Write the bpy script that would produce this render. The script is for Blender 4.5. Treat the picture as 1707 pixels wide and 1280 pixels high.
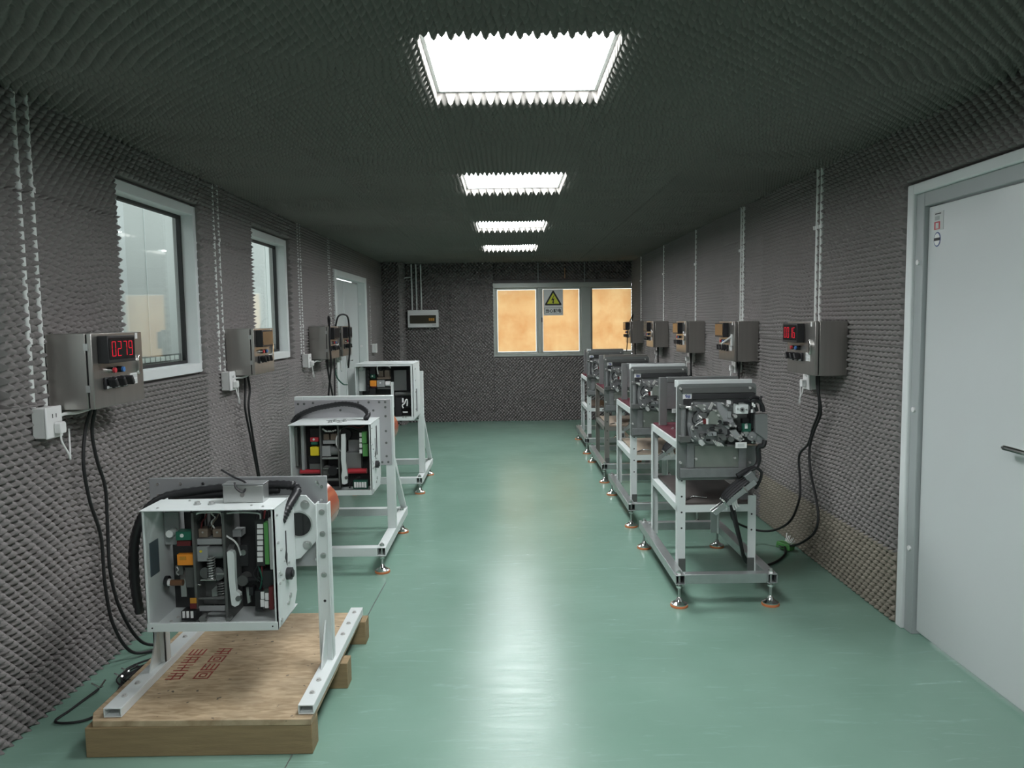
import bpy, math, random
from mathutils import Vector, Matrix

for _o in list(bpy.data.objects):
    bpy.data.objects.remove(_o)
SC = bpy.context.scene
COL = SC.collection

# ------------------------------------------------------------ camera
CAM_H = 1.55
YAW, PITCH, ROLL = 0.0054, 0.0833, 0.0140
_f = Vector((math.sin(YAW) * math.cos(PITCH), math.cos(YAW) * math.cos(PITCH), -math.sin(PITCH)))
_r = Vector((math.cos(YAW), -math.sin(YAW), 0.0))
_d = _f.cross(_r)
_r, _d = _r * math.cos(ROLL) + _d * math.sin(ROLL), _d * math.cos(ROLL) - _r * math.sin(ROLL)
cam_data = bpy.data.cameras.new('camera')
cam_data.sensor_fit = 'HORIZONTAL'
cam_data.sensor_width = 36.0
cam_data.lens = 36.0 * 1254.0 / 1707.0
cam_data.clip_start = 0.05
cam = bpy.data.objects.new('camera', cam_data)
COL.objects.link(cam)
cam.matrix_world = Matrix(((_r.x, -_d.x, -_f.x, 0.0), (_r.y, -_d.y, -_f.y, 0.0), (_r.z, -_d.z, -_f.z, CAM_H), (0, 0, 0, 1)))
SC.camera = cam

# ------------------------------------------------------------ world light and exposure
world = bpy.data.worlds.new('overcast_sky')
SC.world = world
world.use_nodes = True
world.node_tree.nodes['Background'].inputs[0].default_value = (0.93, 0.97, 1.0, 1)
world.node_tree.nodes['Background'].inputs[1].default_value = 0.85
LAMP_STRENGTH = 15.0
SC.view_settings.view_transform = 'Standard'
SC.view_settings.look = 'None'
SC.view_settings.gamma = 1.0
SC.view_settings.use_curve_mapping = False
SC.view_settings.exposure = 1.0

random.seed(7)
XL, XR, HT, YB = -1.855, 1.92, 2.44, 11.63      # planes through the foam tips
FT = 0.072                                       # foam thickness
WL, WR, WC, WB = XL - FT, XR + FT, HT + FT, YB + FT
Y0 = -3.4                                        # wall behind the viewer

# ------------------------------------------------------------ materials
MATS = {}
def nodes_of(name):
    m = bpy.data.materials.new(name)
    m.use_nodes = True
    nt = m.node_tree
    return m, nt, nt.nodes['Principled BSDF']

def mat(name, col, rough=0.5, metal=0.0, vary=0.06, scale=8.0, bump=0.0, bscale=60.0, spec=0.5, stretch=None):
    m, nt, b = nodes_of(name)
    b.inputs['Roughness'].default_value = rough
    b.inputs['Metallic'].default_value = metal
    b.inputs['Specular IOR Level'].default_value = spec
    tc = nt.nodes.new('ShaderNodeTexCoord')
    mp = nt.nodes.new('ShaderNodeMapping')
    if stretch:
        mp.inputs['Scale'].default_value = stretch
    nt.links.new(tc.outputs['Object'], mp.inputs['Vector'])
    n = nt.nodes.new('ShaderNodeTexNoise')
    n.inputs['Scale'].default_value = scale
    n.inputs['Detail'].default_value = 4
    nt.links.new(mp.outputs[0], n.inputs['Vector'])
    r = nt.nodes.new('ShaderNodeMapRange')
    r.inputs[3].default_value = 1 - vary
    r.inputs[4].default_value = 1 + vary
    nt.links.new(n.outputs[0], r.inputs[0])
    mx = nt.nodes.new('ShaderNodeMix')
    mx.data_type = 'RGBA'
    mx.blend_type = 'MULTIPLY'
    mx.inputs[0].default_value = 1
    mx.inputs[6].default_value = (*col, 1)
    nt.links.new(r.outputs[0], mx.inputs[7])
    nt.links.new(mx.outputs[2], b.inputs['Base Color'])
    if bump:
        n2 = nt.nodes.new('ShaderNodeTexNoise')
        n2.inputs['Scale'].default_value = bscale
        nt.links.new(mp.outputs[0], n2.inputs['Vector'])
        bp = nt.nodes.new('ShaderNodeBump')
        bp.inputs['Strength'].default_value = bump
        bp.inputs['Distance'].default_value = 0.004
        nt.links.new(n2.outputs[0], bp.inputs['Height'])
        nt.links.new(bp.outputs[0], b.inputs['Normal'])
    MATS[name] = m
    return m

mat('foam', (0.255, 0.238, 0.232), 0.95, vary=0.12, scale=1.3, spec=0.1, bump=0.25, bscale=300)
mat('foam_tan', (0.262, 0.238, 0.196), 0.95, vary=0.12, scale=3, spec=0.1, bump=0.25, bscale=300)
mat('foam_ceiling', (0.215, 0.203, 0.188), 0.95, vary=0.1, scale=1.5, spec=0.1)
mat('wall_paint', (0.30, 0.30, 0.29), 0.8)
mat('white_enamel', (0.70, 0.73, 0.72), 0.35, vary=0.04)
mat('white_frame', (0.68, 0.72, 0.71), 0.4, vary=0.05)
mat('white_plastic', (0.80, 0.80, 0.79), 0.4, vary=0.02)
mat('conduit_white', (0.74, 0.76, 0.74), 0.45, vary=0.03)
mat('trim_white', (0.72, 0.75, 0.75), 0.5, vary=0.05, bump=0.2, bscale=20)
mat('door_grey', (0.58, 0.61, 0.61), 0.28, vary=0.02, scale=1.5)
mat('frame_grey', (0.36, 0.39, 0.39), 0.38, vary=0.04)
mat('grey_light', (0.55, 0.57, 0.56), 0.45)
mat('grey_paint', (0.30, 0.31, 0.31), 0.45)
mat('grey_metal', (0.24, 0.25, 0.25), 0.38, metal=0.4)
mat('slate', (0.10, 0.13, 0.15), 0.3)
mat('steel', (0.56, 0.57, 0.56), 0.33, metal=0.9)
mat('chrome', (0.75, 0.75, 0.74), 0.16, metal=1.0, vary=0.02)
mat('zinc', (0.62, 0.62, 0.60), 0.34, metal=0.5, vary=0.05)
mat('plate_light', (0.50, 0.49, 0.51), 0.36, metal=0.4, vary=0.05, scale=3)
mat('steel_dark', (0.16, 0.165, 0.16), 0.42, metal=0.5, vary=0.1)
mat('steel_mech', (0.29, 0.295, 0.30), 0.38, metal=0.55, vary=0.18, scale=30)
mat('steel_green', (0.29, 0.315, 0.285), 0.36, metal=0.5, vary=0.12)
mat('plate_grey', (0.43, 0.44, 0.45), 0.36, metal=0.45, vary=0.06, scale=3)
mat('plate_dark', (0.23, 0.245, 0.24), 0.38, metal=0.5, vary=0.1, scale=4)
mat('galvanised', (0.50, 0.52, 0.52), 0.32, metal=0.75, vary=0.16, scale=18)
mat('brushed_steel', (0.45, 0.435, 0.41), 0.30, metal=0.9, vary=0.14, scale=22, stretch=(1, 1, 0.04))
mat('raw_steel', (0.27, 0.26, 0.24), 0.45, metal=0.5, vary=0.14)
mat('black_grey', (0.030, 0.031, 0.032), 0.5)
mat('black_plastic', (0.016, 0.016, 0.018), 0.42, vary=0.1)
mat('black_rubber', (0.014, 0.014, 0.015), 0.5)
mat('display_black', (0.012, 0.012, 0.013), 0.12)
mat('green_plastic', (0.02, 0.14, 0.09), 0.4)
mat('green_bright', (0.10, 0.32, 0.09), 0.45)
mat('green_dark', (0.012, 0.09, 0.06), 0.4)
mat('dark_red', (0.13, 0.018, 0.02), 0.45)
mat('red_plastic', (0.50, 0.035, 0.05), 0.38)
mat('maroon', (0.09, 0.016, 0.026), 0.55, spec=0.3)
mat('insulator_red', (0.34, 0.085, 0.045), 0.22)
mat('orange_plastic', (0.85, 0.30, 0.03), 0.4)
mat('yellow_plastic', (0.80, 0.62, 0.03), 0.4)
mat('yellow_paint', (0.75, 0.62, 0.05), 0.5)
mat('sign_yellow', (0.72, 0.72, 0.05), 0.5, vary=0.02)
mat('amber', (0.55, 0.25, 0.03), 0.4)
mat('blue_plastic', (0.06, 0.18, 0.45), 0.35)
mat('brown_plastic', (0.17, 0.13, 0.10), 0.45)
mat('copper_brown', (0.22, 0.11, 0.06), 0.35, metal=0.4)
mat('foot_orange', (0.62, 0.20, 0.08), 0.5)
mat('shelf_dark', (0.060, 0.050, 0.045), 0.6, vary=0.3, scale=14)
mat('shelf_tan', (0.36, 0.29, 0.22), 0.6, vary=0.15)
mat('ink_black', (0.02, 0.02, 0.022), 0.6, vary=0.0)
mat('ink_red', (0.30, 0.055, 0.04), 0.8, vary=0.45, scale=25)
mat('ink_blue', (0.05, 0.08, 0.25), 0.6, vary=0.0)
mat('exterior_wall', (0.62, 0.65, 0.63), 0.7, vary=0.04, scale=0.8)
mat('exterior_board', (0.74, 0.64, 0.50), 0.7, vary=0.04)
mat('exterior_ground', (0.35, 0.36, 0.34), 0.8)
mat('smoked_cover', (0.05, 0.045, 0.03), 0.15)
mat('aluminium_frame', (0.42, 0.45, 0.42), 0.4, metal=0.3, vary=0.06)
mat('pallet_beam', (0.30, 0.215, 0.115), 0.7, vary=0.28, scale=7, stretch=(1, 6, 10), bump=0.3, bscale=40)

def plywood():
    m, nt, b = nodes_of('plywood')
    b.inputs['Roughness'].default_value = 0.62
    tc = nt.nodes.new('ShaderNodeTexCoord')
    mp = nt.nodes.new('ShaderNodeMapping')
    mp.inputs['Scale'].default_value = (2.2, 9, 2)
    nt.links.new(tc.outputs['Object'], mp.inputs[0])
    n = nt.nodes.new('ShaderNodeTexNoise')
    n.inputs['Scale'].default_value = 6
    n.inputs['Detail'].default_value = 8
    n.inputs['Distortion'].default_value = 0.6
    nt.links.new(mp.outputs[0], n.inputs['Vector'])
    cr = nt.nodes.new('ShaderNodeValToRGB')
    cr.color_ramp.elements[0].position = 0.32
    cr.color_ramp.elements[0].color = (0.36, 0.255, 0.150, 1)
    cr.color_ramp.elements[1].position = 0.68
    cr.color_ramp.elements[1].color = (0.60, 0.465, 0.305, 1)
    nt.links.new(n.outputs[0], cr.inputs[0])
    n2 = nt.nodes.new('ShaderNodeTexNoise')          # dirt stains with a shape of their own
    n2.inputs['Scale'].default_value = 2.6
    n2.inputs['Detail'].default_value = 6
    nt.links.new(tc.outputs['Object'], n2.inputs['Vector'])
    r2 = nt.nodes.new('ShaderNodeMapRange')
    r2.inputs[1].default_value = 0.52
    r2.inputs[2].default_value = 0.75
    r2.inputs[4].default_value = 0.55
    nt.links.new(n2.outputs[0], r2.inputs[0])
    n3 = nt.nodes.new('ShaderNodeTexNoise')
    n3.inputs['Scale'].default_value = 34
    nt.links.new(tc.outputs['Object'], n3.inputs['Vector'])
    r3 = nt.nodes.new('ShaderNodeMapRange')
    r3.inputs[1].default_value = 0.70
    r3.inputs[2].default_value = 0.74
    nt.links.new(n3.outputs[0], r3.inputs[0])
    ad = nt.nodes.new('ShaderNodeMath')
    ad.operation = 'MAXIMUM'
    nt.links.new(r2.outputs[0], ad.inputs[0])
    nt.links.new(r3.outputs[0], ad.inputs[1])
    mx = nt.nodes.new('ShaderNodeMix')
    mx.data_type = 'RGBA'
    nt.links.new(ad.outputs[0], mx.inputs[0])
    nt.links.new(cr.outputs[0], mx.inputs[6])
    mx.inputs[7].default_value = (0.13, 0.105, 0.075, 1)
    nt.links.new(mx.outputs[2], b.inputs['Base Color'])
    MATS['plywood'] = m
plywood()

def epoxy():
    m, nt, b = nodes_of('epoxy_floor')
    tc = nt.nodes.new('ShaderNodeTexCoord')
    n = nt.nodes.new('ShaderNodeTexNoise')
    n.inputs['Scale'].default_value = 1.4
    n.inputs['Detail'].default_value = 5
    nt.links.new(tc.outputs['Object'], n.inputs['Vector'])
    cr = nt.nodes.new('ShaderNodeValToRGB')
    cr.color_ramp.elements[0].position = 0.35
    cr.color_ramp.elements[0].color = (0.185, 0.312, 0.248, 1)
    cr.color_ramp.elements[1].position = 0.70
    cr.color_ramp.elements[1].color = (0.222, 0.360, 0.292, 1)
    nt.links.new(n.outputs[0], cr.inputs[0])
    # trowel streaks and pale scuffs
    mp = nt.nodes.new('ShaderNodeMapping')
    mp.inputs['Scale'].default_value = (1.2, 9, 1)
    mp.inputs['Rotation'].default_value = (0, 0, 0.25)
    nt.links.new(tc.outputs['Object'], mp.inputs[0])
    n2 = nt.nodes.new('ShaderNodeTexNoise')
    n2.inputs['Scale'].default_value = 3.0
    n2.inputs['Detail'].default_value = 9
    n2.inputs['Roughness'].default_value = 0.7
    n2.inputs['Distortion'].default_value = 1.2
    nt.links.new(mp.outputs[0], n2.inputs['Vector'])
    r2 = nt.nodes.new('ShaderNodeMapRange')
    r2.inputs[1].default_value = 0.57
    r2.inputs[2].default_value = 0.72
    r2.inputs[4].default_value = 0.50
    nt.links.new(n2.outputs[0], r2.inputs[0])
    mx = nt.nodes.new('ShaderNodeMix')
    mx.data_type = 'RGBA'
    nt.links.new(r2.outputs[0], mx.inputs[0])
    nt.links.new(cr.outputs[0], mx.inputs[6])
    mx.inputs[7].default_value = (0.30, 0.46, 0.40, 1)
    nt.links.new(mx.outputs[2], b.inputs['Base Color'])
    rr = nt.nodes.new('ShaderNodeMapRange')
    rr.inputs[3].default_value = 0.12
    rr.inputs[4].default_value = 0.34
    nt.links.new(n2.outputs[0], rr.inputs[0])
    nt.links.new(rr.outputs[0], b.inputs['Roughness'])
    bp = nt.nodes.new('ShaderNodeBump')
    bp.inputs['Strength'].default_value = 0.12
    bp.inputs['Distance'].default_value = 0.01
    nt.links.new(n2.outputs[0], bp.inputs['Height'])
    nt.links.new(bp.outputs[0], b.inputs['Normal'])
    b.inputs['Specular IOR Level'].default_value = 0.38
    MATS['epoxy_floor'] = m
epoxy()

def emit(name, col, s):
    m = bpy.data.materials.new(name)
    m.use_nodes = True
    nt = m.node_tree
    nt.nodes.clear()
    o = nt.nodes.new('ShaderNodeOutputMaterial')
    e = nt.nodes.new('ShaderNodeEmission')
    e.inputs[0].default_value = (*col, 1)
    e.inputs[1].default_value = s
    nt.links.new(e.outputs[0], o.inputs[0])
    MATS[name] = m
emit('lamp_diffuser', (0.95, 0.98, 1.0), LAMP_STRENGTH)
emit('led_red', (1.0, 0.03, 0.06), 0.42)
emit('led_dim', (0.35, 0.05, 0.04), 0.35)

def thin_glass(name, tint, refl):
    m = bpy.data.materials.new(name)
    m.use_nodes = True
    nt = m.node_tree
    nt.nodes.clear()
    o = nt.nodes.new('ShaderNodeOutputMaterial')
    t = nt.nodes.new('ShaderNodeBsdfTransparent')
    t.inputs[0].default_value = (*tint, 1)
    g = nt.nodes.new('ShaderNodeBsdfGlossy')
    g.inputs[0].default_value = (1, 1, 1, 1)
    g.inputs[1].default_value = 0.03
    fr = nt.nodes.new('ShaderNodeFresnel')
    ge = nt.nodes.new('ShaderNodeNewGeometry')
    ior = nt.nodes.new('ShaderNodeMapRange')          # same reflectance on the way in and on the way out
    ior.inputs[3].default_value = refl
    ior.inputs[4].default_value = 1.0 / refl
    nt.links.new(ge.outputs['Backfacing'], ior.inputs[0])
    nt.links.new(ior.outputs[0], fr.inputs[0])
    mx = nt.nodes.new('ShaderNodeMixShader')
    nt.links.new(fr.outputs[0], mx.inputs[0])
    nt.links.new(t.outputs[0], mx.inputs[1])
    nt.links.new(g.outputs[0], mx.inputs[2])
    nt.links.new(mx.outputs[0], o.inputs[0])
    MATS[name] = m
thin_glass('window_glass', (0.93, 0.97, 0.95), 1.45)

def kraft():
    m = bpy.data.materials.new('kraft_sheet')
    m.use_nodes = True
    nt = m.node_tree
    nt.nodes.clear()
    o = nt.nodes.new('ShaderNodeOutputMaterial')
    tc = nt.nodes.new('ShaderNodeTexCoord')
    n = nt.nodes.new('ShaderNodeTexNoise')
    n.inputs['Scale'].default_value = 3.2
    n.inputs['Detail'].default_value = 7
    n.inputs['Roughness'].default_value = 0.65
    nt.links.new(tc.outputs['Object'], n.inputs['Vector'])
    cr = nt.nodes.new('ShaderNodeValToRGB')
    cr.color_ramp.elements[0].position = 0.30
    cr.color_ramp.elements[0].color = (0.90, 0.61, 0.38, 1)
    cr.color_ramp.elements[1].position = 0.62
    cr.color_ramp.elements[1].color = (0.995, 0.775, 0.535, 1)
    nt.links.new(n.outputs[0], cr.inputs[0])
    t = nt.nodes.new('ShaderNodeBsdfTranslucent')
    dd = nt.nodes.new('ShaderNodeBsdfDiffuse')
    nt.links.new(cr.outputs[0], t.inputs[0])
    nt.links.new(cr.outputs[0], dd.inputs[0])
    mx = nt.nodes.new('ShaderNodeMixShader')
    mx.inputs[0].default_value = 0.15
    nt.links.new(t.outputs[0], mx.inputs[1])
    nt.links.new(dd.outputs[0], mx.inputs[2])
    nt.links.new(mx.outputs[0], o.inputs[0])
    MATS['kraft_sheet'] = m
kraft()

# ------------------------------------------------------------ mesh helpers
class MB:
    def __init__(s):
        s.v = []
        s.f = []
    def add(s, vs, fs):
        k = len(s.v)
        s.v += [tuple(x) for x in vs]
        s.f += [tuple(i + k for i in f) for f in fs]
        return s
    def box(s, x0, x1, y0, y1, z0, z1, M=None):
        if x0 > x1: x0, x1 = x1, x0
        if y0 > y1: y0, y1 = y1, y0
        if z0 > z1: z0, z1 = z1, z0
        vs = [Vector((x, y, z)) for z in (z0, z1) for y in (y0, y1) for x in (x0, x1)]
        if M is not None:
            vs = [M @ v for v in vs]
        return s.add(vs, [(0, 2, 3, 1), (4, 5, 7, 6), (0, 1, 5, 4), (2, 6, 7, 3), (0, 4, 6, 2), (1, 3, 7, 5)])
    def cyl(s, p0, p1, r, n=16, r1=None, cap=True):
        p0, p1 = Vector(p0), Vector(p1)
        r1 = r if r1 is None else r1
        a = (p1 - p0).normalized()
        u = a.orthogonal().normalized()
        w = a.cross(u)
        vs = []
        for p, rr in ((p0, r), (p1, r1)):
            for i in range(n):
                t = 2 * math.pi * i / n
                vs.append(p + u * math.cos(t) * rr + w * math.sin(t) * rr)
        fs = [(i, (i + 1) % n, n + (i + 1) % n, n + i) for i in range(n)]
        if cap:
            fs += [tuple(range(n - 1, -1, -1)), tuple(range(n, 2 * n))]
        return s.add(vs, fs)
    def ring(s, p0, p1, r_out, r_in, n=20):
        p0, p1 = Vector(p0), Vector(p1)
        a = (p1 - p0).normalized()
        u = a.orthogonal().normalized()
        w = a.cross(u)
        vs = []
        for p in (p0, p1):
            for rr in (r_out, r_in):
                for i in range(n):
                    t = 2 * math.pi * i / n
                    vs.append(p + u * math.cos(t) * rr + w * math.sin(t) * rr)
        fs = []
        for i in range(n):
            j = (i + 1) % n
            fs += [(i, j, 2 * n + j, 2 * n + i), (n + j, n + i, 3 * n + i, 3 * n + j),
                   (j, i, n + i, n + j), (2 * n + i, 2 * n + j, 3 * n + j, 3 * n + i)]
        return s.add(vs, fs)
    def lathe(s, prof, c, n=24):
        vs, fs = [], []
        for r, z in prof:
            for i in range(n):
                t = 2 * math.pi * i / n
                vs.append((c[0] + r * math.cos(t), c[1] + r * math.sin(t), c[2] + z))
        for k in range(len(prof) - 1):
            for i in range(n):
                j = (i + 1) % n
                fs.append((k * n + i, k * n + j, (k + 1) * n + j, (k + 1) * n + i))
        fs += [tuple(range(n - 1, -1, -1)), tuple((len(prof) - 1) * n + i for i in range(n))]
        return s.add(vs, fs)
    def prism(s, pts, y0, y1):
        """polygon in x,z extruded along y"""
        ar = sum(pts[i][0] * pts[(i + 1) % len(pts)][1] - pts[(i + 1) % len(pts)][0] * pts[i][1] for i in range(len(pts)))
        if ar < 0:
            pts = pts[::-1]
        n = len(pts)
        vs = [(x, y0, z) for x, z in pts] + [(x, y1, z) for x, z in pts]
        fs = [tuple(range(n)), tuple(range(2 * n - 1, n - 1, -1))]
        fs += [((i + 1) % n, i, n + i, n + (i + 1) % n) for i in range(n)]
        return s.add(vs, fs)
    def prism_axis(s, pts, a0, a1, axis):
        """polygon extruded along x ('x': pts are y,z) or z ('z': pts are x,y)"""
        n = len(pts)
        if axis == 'x':
            vs = [(a0, p, q) for p, q in pts] + [(a1, p, q) for p, q in pts]
        else:
            vs = [(p, q, a0) for p, q in pts] + [(p, q, a1) for p, q in pts]
        fs = [tuple(range(n - 1, -1, -1)), tuple(range(n, 2 * n))]
        fs += [(i, (i + 1) % n, n + (i + 1) % n, n + i) for i in range(n)]
        return s.add(vs, fs)
    def tube(s, pts, r, n=8, steps=6, rfun=None):
        P = [Vector(p) for p in pts]
        if len(P) > 2 and steps > 1:
            Q = [P[0] * 2 - P[1]] + P + [P[-1] * 2 - P[-2]]
            C = []
            for i in range(1, len(Q) - 2):
                a, b, c, d = Q[i - 1], Q[i], Q[i + 1], Q[i + 2]
                for k in range(steps):
                    t = k / steps
                    C.append(0.5 * ((2 * b) + (c - a) * t + (2 * a - 5 * b + 4 * c - d) * t * t + (3 * b - a - 3 * c + d) * t ** 3))
            C.append(P[-1])
        else:
            C = P
        T0 = (C[1] - C[0]).normalized()
        u = T0.orthogonal().normalized()
        vs, fs = [], []
        for i, p in enumerate(C):
            t = (C[min(i + 1, len(C) - 1)] - C[max(i - 1, 0)]).normalized()
            u = (u - t * u.dot(t))
            u = u.normalized() if u.length > 1e-6 else t.orthogonal().normalized()
            w = t.cross(u)
            rr = r if rfun is None else rfun(i) * r
            for k in range(n):
                an = 2 * math.pi * k / n
                vs.append(p + u * math.cos(an) * rr + w * math.sin(an) * rr)
        for i in range(len(C) - 1):
            for k in range(n):
                j = (k + 1) % n
                fs.append((i * n + k, i * n + j, (i + 1) * n + j, (i + 1) * n + k))
        fs += [tuple(range(n - 1, -1, -1)), tuple((len(C) - 1) * n + i for i in range(n))]
        return s.add(vs, fs)
    def mesh(s, name, material):
        me = bpy.data.meshes.new(name)
        me.from_pydata(s.v, [], s.f)
        me.materials.append(MATS[material])
        me.shade_smooth()
        me.set_sharp_from_angle(angle=0.61)
        return me
    def build(s, name, material, parent=None, bevel=0.0, loc=None):
        o = bpy.data.objects.new(name, s.mesh(name, material))
        COL.objects.link(o)
        if parent is not None:
            o.parent = parent
        if loc is not None:
            o.location = loc
        if bevel:
            md = o.modifiers.new('bevel', 'BEVEL')
            md.width = bevel
            md.segments = 2
            md.limit_method = 'ANGLE'
            md.angle_limit = 0.7
        return o

def tag(o, label, cat, group=None):
    o['label'] = label
    o['category'] = cat
    if group:
        o['group'] = group
    return o
def struct(o, label=None):
    o['kind'] = 'structure'
    if label:
        o['label'] = label
    return o
def thing(name, label, cat, loc=(0, 0, 0), rz=0.0, group=None):
    o = bpy.data.objects.new(name, None)
    o.empty_display_size = 0.1
    COL.objects.link(o)
    o.location = loc
    o.rotation_euler = (0, 0, rz)
    return tag(o, label, cat, group)
def copy_tree(o, parent=None, skip=()):
    c = o.copy()
    COL.objects.link(c)
    c.parent = parent
    for ch in list(o.children):
        if ch.name.split('.')[0] not in skip:
            copy_tree(ch, c, skip)
    return c
def text_mesh(name, s, size, material, parent, M, thick=0.0006, bold=0.0, align='CENTER'):
    cu = bpy.data.curves.new(name, 'FONT')
    cu.body = s
    cu.size = size
    cu.extrude = thick
    cu.offset = bold
    cu.align_x = align
    cu.align_y = 'CENTER'
    cu.resolution_u = 4
    tmp = bpy.data.objects.new(name, cu)
    COL.objects.link(tmp)
    dg = bpy.context.evaluated_depsgraph_get()
    me = bpy.data.meshes.new_from_object(tmp.evaluated_get(dg))
    bpy.data.objects.remove(tmp)
    bpy.data.curves.remove(cu)
    me.materials.clear()
    me.materials.append(MATS[material])
    o = bpy.data.objects.new(name, me)
    COL.objects.link(o)
    o.parent = parent
    o.matrix_local = M
    return o
FRONT = Matrix(((1, 0, 0, 0), (0, 0, -1, 0), (0, 1, 0, 0), (0, 0, 0, 1)))     # text upright, read from -y
# ------------------------------------------------------------ convoluted foam sheets
import numpy as np
_FOAM = {}
def foam_mesh(nu, nv, p, res, pa, pb, warp):
    key = (nu, nv, p, res, pa, pb, warp)
    if key in _FOAM:
        return _FOAM[key]
    U, V = nu * p, nv * p
    a = np.linspace(0, U, nu * res + 1)
    b = np.linspace(0, V, nv * res + 1)
    A, B = np.meshgrid(a, b, indexing='ij')
    env = np.sin(np.pi * A / U) * np.sin(np.pi * B / V)
    wa = A + warp * 0.30 * p * env * np.sin(2 * np.pi * B / V + warp)
    wb = B + warp * 0.55 * p * env * np.cos(2.2 * np.pi * A / U + warp)
    g = np.cos(2 * np.pi * (wa / p + pa)) * np.cos(2 * np.pi * (wb / p + pb))
    t = (1 + g) / 2
    Hh = 0.006 + (FT - 0.006) * (1 - (1 - t) ** 1.45)
    n1, n2 = A.shape
    top = np.stack([A, B, Hh], -1).reshape(-1, 3)
    idx = np.arange(n1 * n2).reshape(n1, n2)
    q = np.stack([idx[:-1, :-1], idx[1:, :-1], idx[1:, 1:], idx[:-1, 1:]], -1).reshape(-1, 4)
    rim = np.concatenate([idx[:, 0], idx[-1, 1:], idx[::-1, -1][1:], idx[0, ::-1][1:-1]])
    low = top[rim].copy()
    low[:, 2] = 0.0
    k = len(top)
    m = len(rim)
    li = k + np.arange(m)
    sk = np.stack([rim, li, np.roll(li, -1), np.roll(rim, -1)], -1)
    verts = np.concatenate([top, low])
    faces = np.concatenate([q, sk])
    me = bpy.data.meshes.new('foam_panel')
    me.vertices.add(len(verts))
    me.vertices.foreach_set('co', verts.astype(np.float32).ravel())
    me.loops.add(len(faces) * 4)
    me.loops.foreach_set('vertex_index', faces.astype(np.int32).ravel())
    me.polygons.add(len(faces))
    me.polygons.foreach_set('loop_start', np.arange(0, len(faces) * 4, 4, dtype=np.int32))
    sm = np.ones(len(faces), bool)
    sm[len(q):] = False
    me.polygons.foreach_set('use_smooth', sm)
    me.update(calc_edges=True)
    me.validate()
    me.materials.append(MATS['foam'])
    _FOAM[key] = me
    return me

def foam_wall(parent, origin, au, av, ucuts, vcuts, openings, p, res, phase, mfun, umax=1.1, warp=True):
    """cuts are in wall coordinates from origin; everything snaps to the foam's own pitch"""
    au, av = Vector(au), Vector(av)
    n = au.cross(av)
    sn = lambda x: int(round(x / p))
    def fill(c):
        c = sorted(set(sn(x) for x in c))
        out = [c[0]]
        for x in c[1:]:
            L = x - out[-1]
            k = max(1, math.ceil(L * p / umax))
            for i in range(1, k):
                out.append(c[c.index(x) - 1] + round(L * i / k))
            out.append(x)
        return out
    U, V = fill(ucuts), fill(vcuts)
    cnt = 0
    for i in range(len(U) - 1):
        for j in range(len(V) - 1):
            uc, vc = (U[i] + U[i + 1]) / 2 * p, (V[j] + V[j + 1]) / 2 * p
            if any(o[0] < uc < o[1] and o[2] < vc < o[3] for o in openings):
                continue
            pos = Vector(origin) + au * (U[i] * p) + av * (V[j] * p)
            r = res(pos)
            pa, pb = phase(uc, vc)
            nu, nv = U[i + 1] - U[i], V[j + 1] - V[j]
            w = ((cnt * 7) % 3 - 1) if (warp and nu > 9 and nv > 9) else 0
            cnt += 1
            o = bpy.data.objects.new('foam_panel', foam_mesh(nu, nv, p, r, pa, pb, w))
            COL.objects.link(o)
            o.parent = parent
            M = Matrix((au, av, n)).transposed().to_4x4()
            M.translation = pos
            o.matrix_local = M
            mm = mfun(uc, vc)
            o.material_slots[0].link = 'OBJECT'
            o.material_slots[0].material = MATS[mm]

P = 0.052
# ------------------------------------------------------------ floor, ceiling, walls
floor = struct(MB().box(WL - 0.3, WR + 0.3, Y0 - 0.2, WB + 0.3, -0.12, 0.0).build('floor', 'epoxy_floor'), 'glossy green epoxy floor with pale scuffs')
MB().prism_axis([(-0.812, 2.2), (-0.808, 2.2), (-0.748, 4.4), (-0.752, 4.4)], 0.0, 0.0006, 'z').build('floor_joint', 'steel_dark', floor)
ceiling = struct(MB().box(WL - 0.3, WR + 0.3, Y0 - 0.2, WB + 0.3, WC, WC + 0.1).build('ceiling', 'wall_paint'), 'ceiling lined with dark grey egg crate foam')

WIN_Z = (1.265, 2.270)
WINS = [(1.81, 2.80), (3.69, 4.70), (5.62, 6.58)]
DL = (8.19, 10.03, 2.14)            # double door in the left wall
DR = (2.52, 3.67, 2.17)             # door in the right wall

b = MB()
ys = [Y0]
for w in WINS:
    b.box(WL - 0.12, WL, ys[-1], w[0], 0, WC)
    b.box(WL - 0.12, WL, w[0], w[1], 0, WIN_Z[0])
    b.box(WL - 0.12, WL, w[0], w[1], WIN_Z[1], WC)
    ys.append(w[1])
b.box(WL - 0.12, WL, ys[-1], DL[0], 0, WC)
b.box(WL - 0.12, WL, DL[0], DL[1], DL[2], WC)
b.box(WL - 0.12, WL, DL[1], WB + 0.2, 0, WC)
wall_left = struct(b.build('wall_left', 'wall_paint'), 'left wall lined with grey egg crate foam')
b = MB()
b.box(WR, WR + 0.12, Y0, DR[0], 0, WC)
b.box(WR, WR + 0.12, DR[0], DR[1], DR[2], WC)
b.box(WR, WR + 0.12, DR[1], WB + 0.2, 0, WC)
wall_right = struct(b.build('wall_right', 'wall_paint'), 'right wall lined with grey egg crate foam')
BW = (-0.224, 1.925, 1.0, 2.135)    # window in the far wall
b = MB()
b.box(WL, BW[0], WB, WB + 0.14, 0, WC)
b.box(BW[0], WR, WB, WB + 0.14, 0, BW[2])
b.box(BW[0], WR, WB + 0.10, WB + 0.24, BW[3], WC)
wall_back = struct(b.build('wall_back', 'wall_paint'), 'far wall lined with grey egg crate foam')
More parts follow.
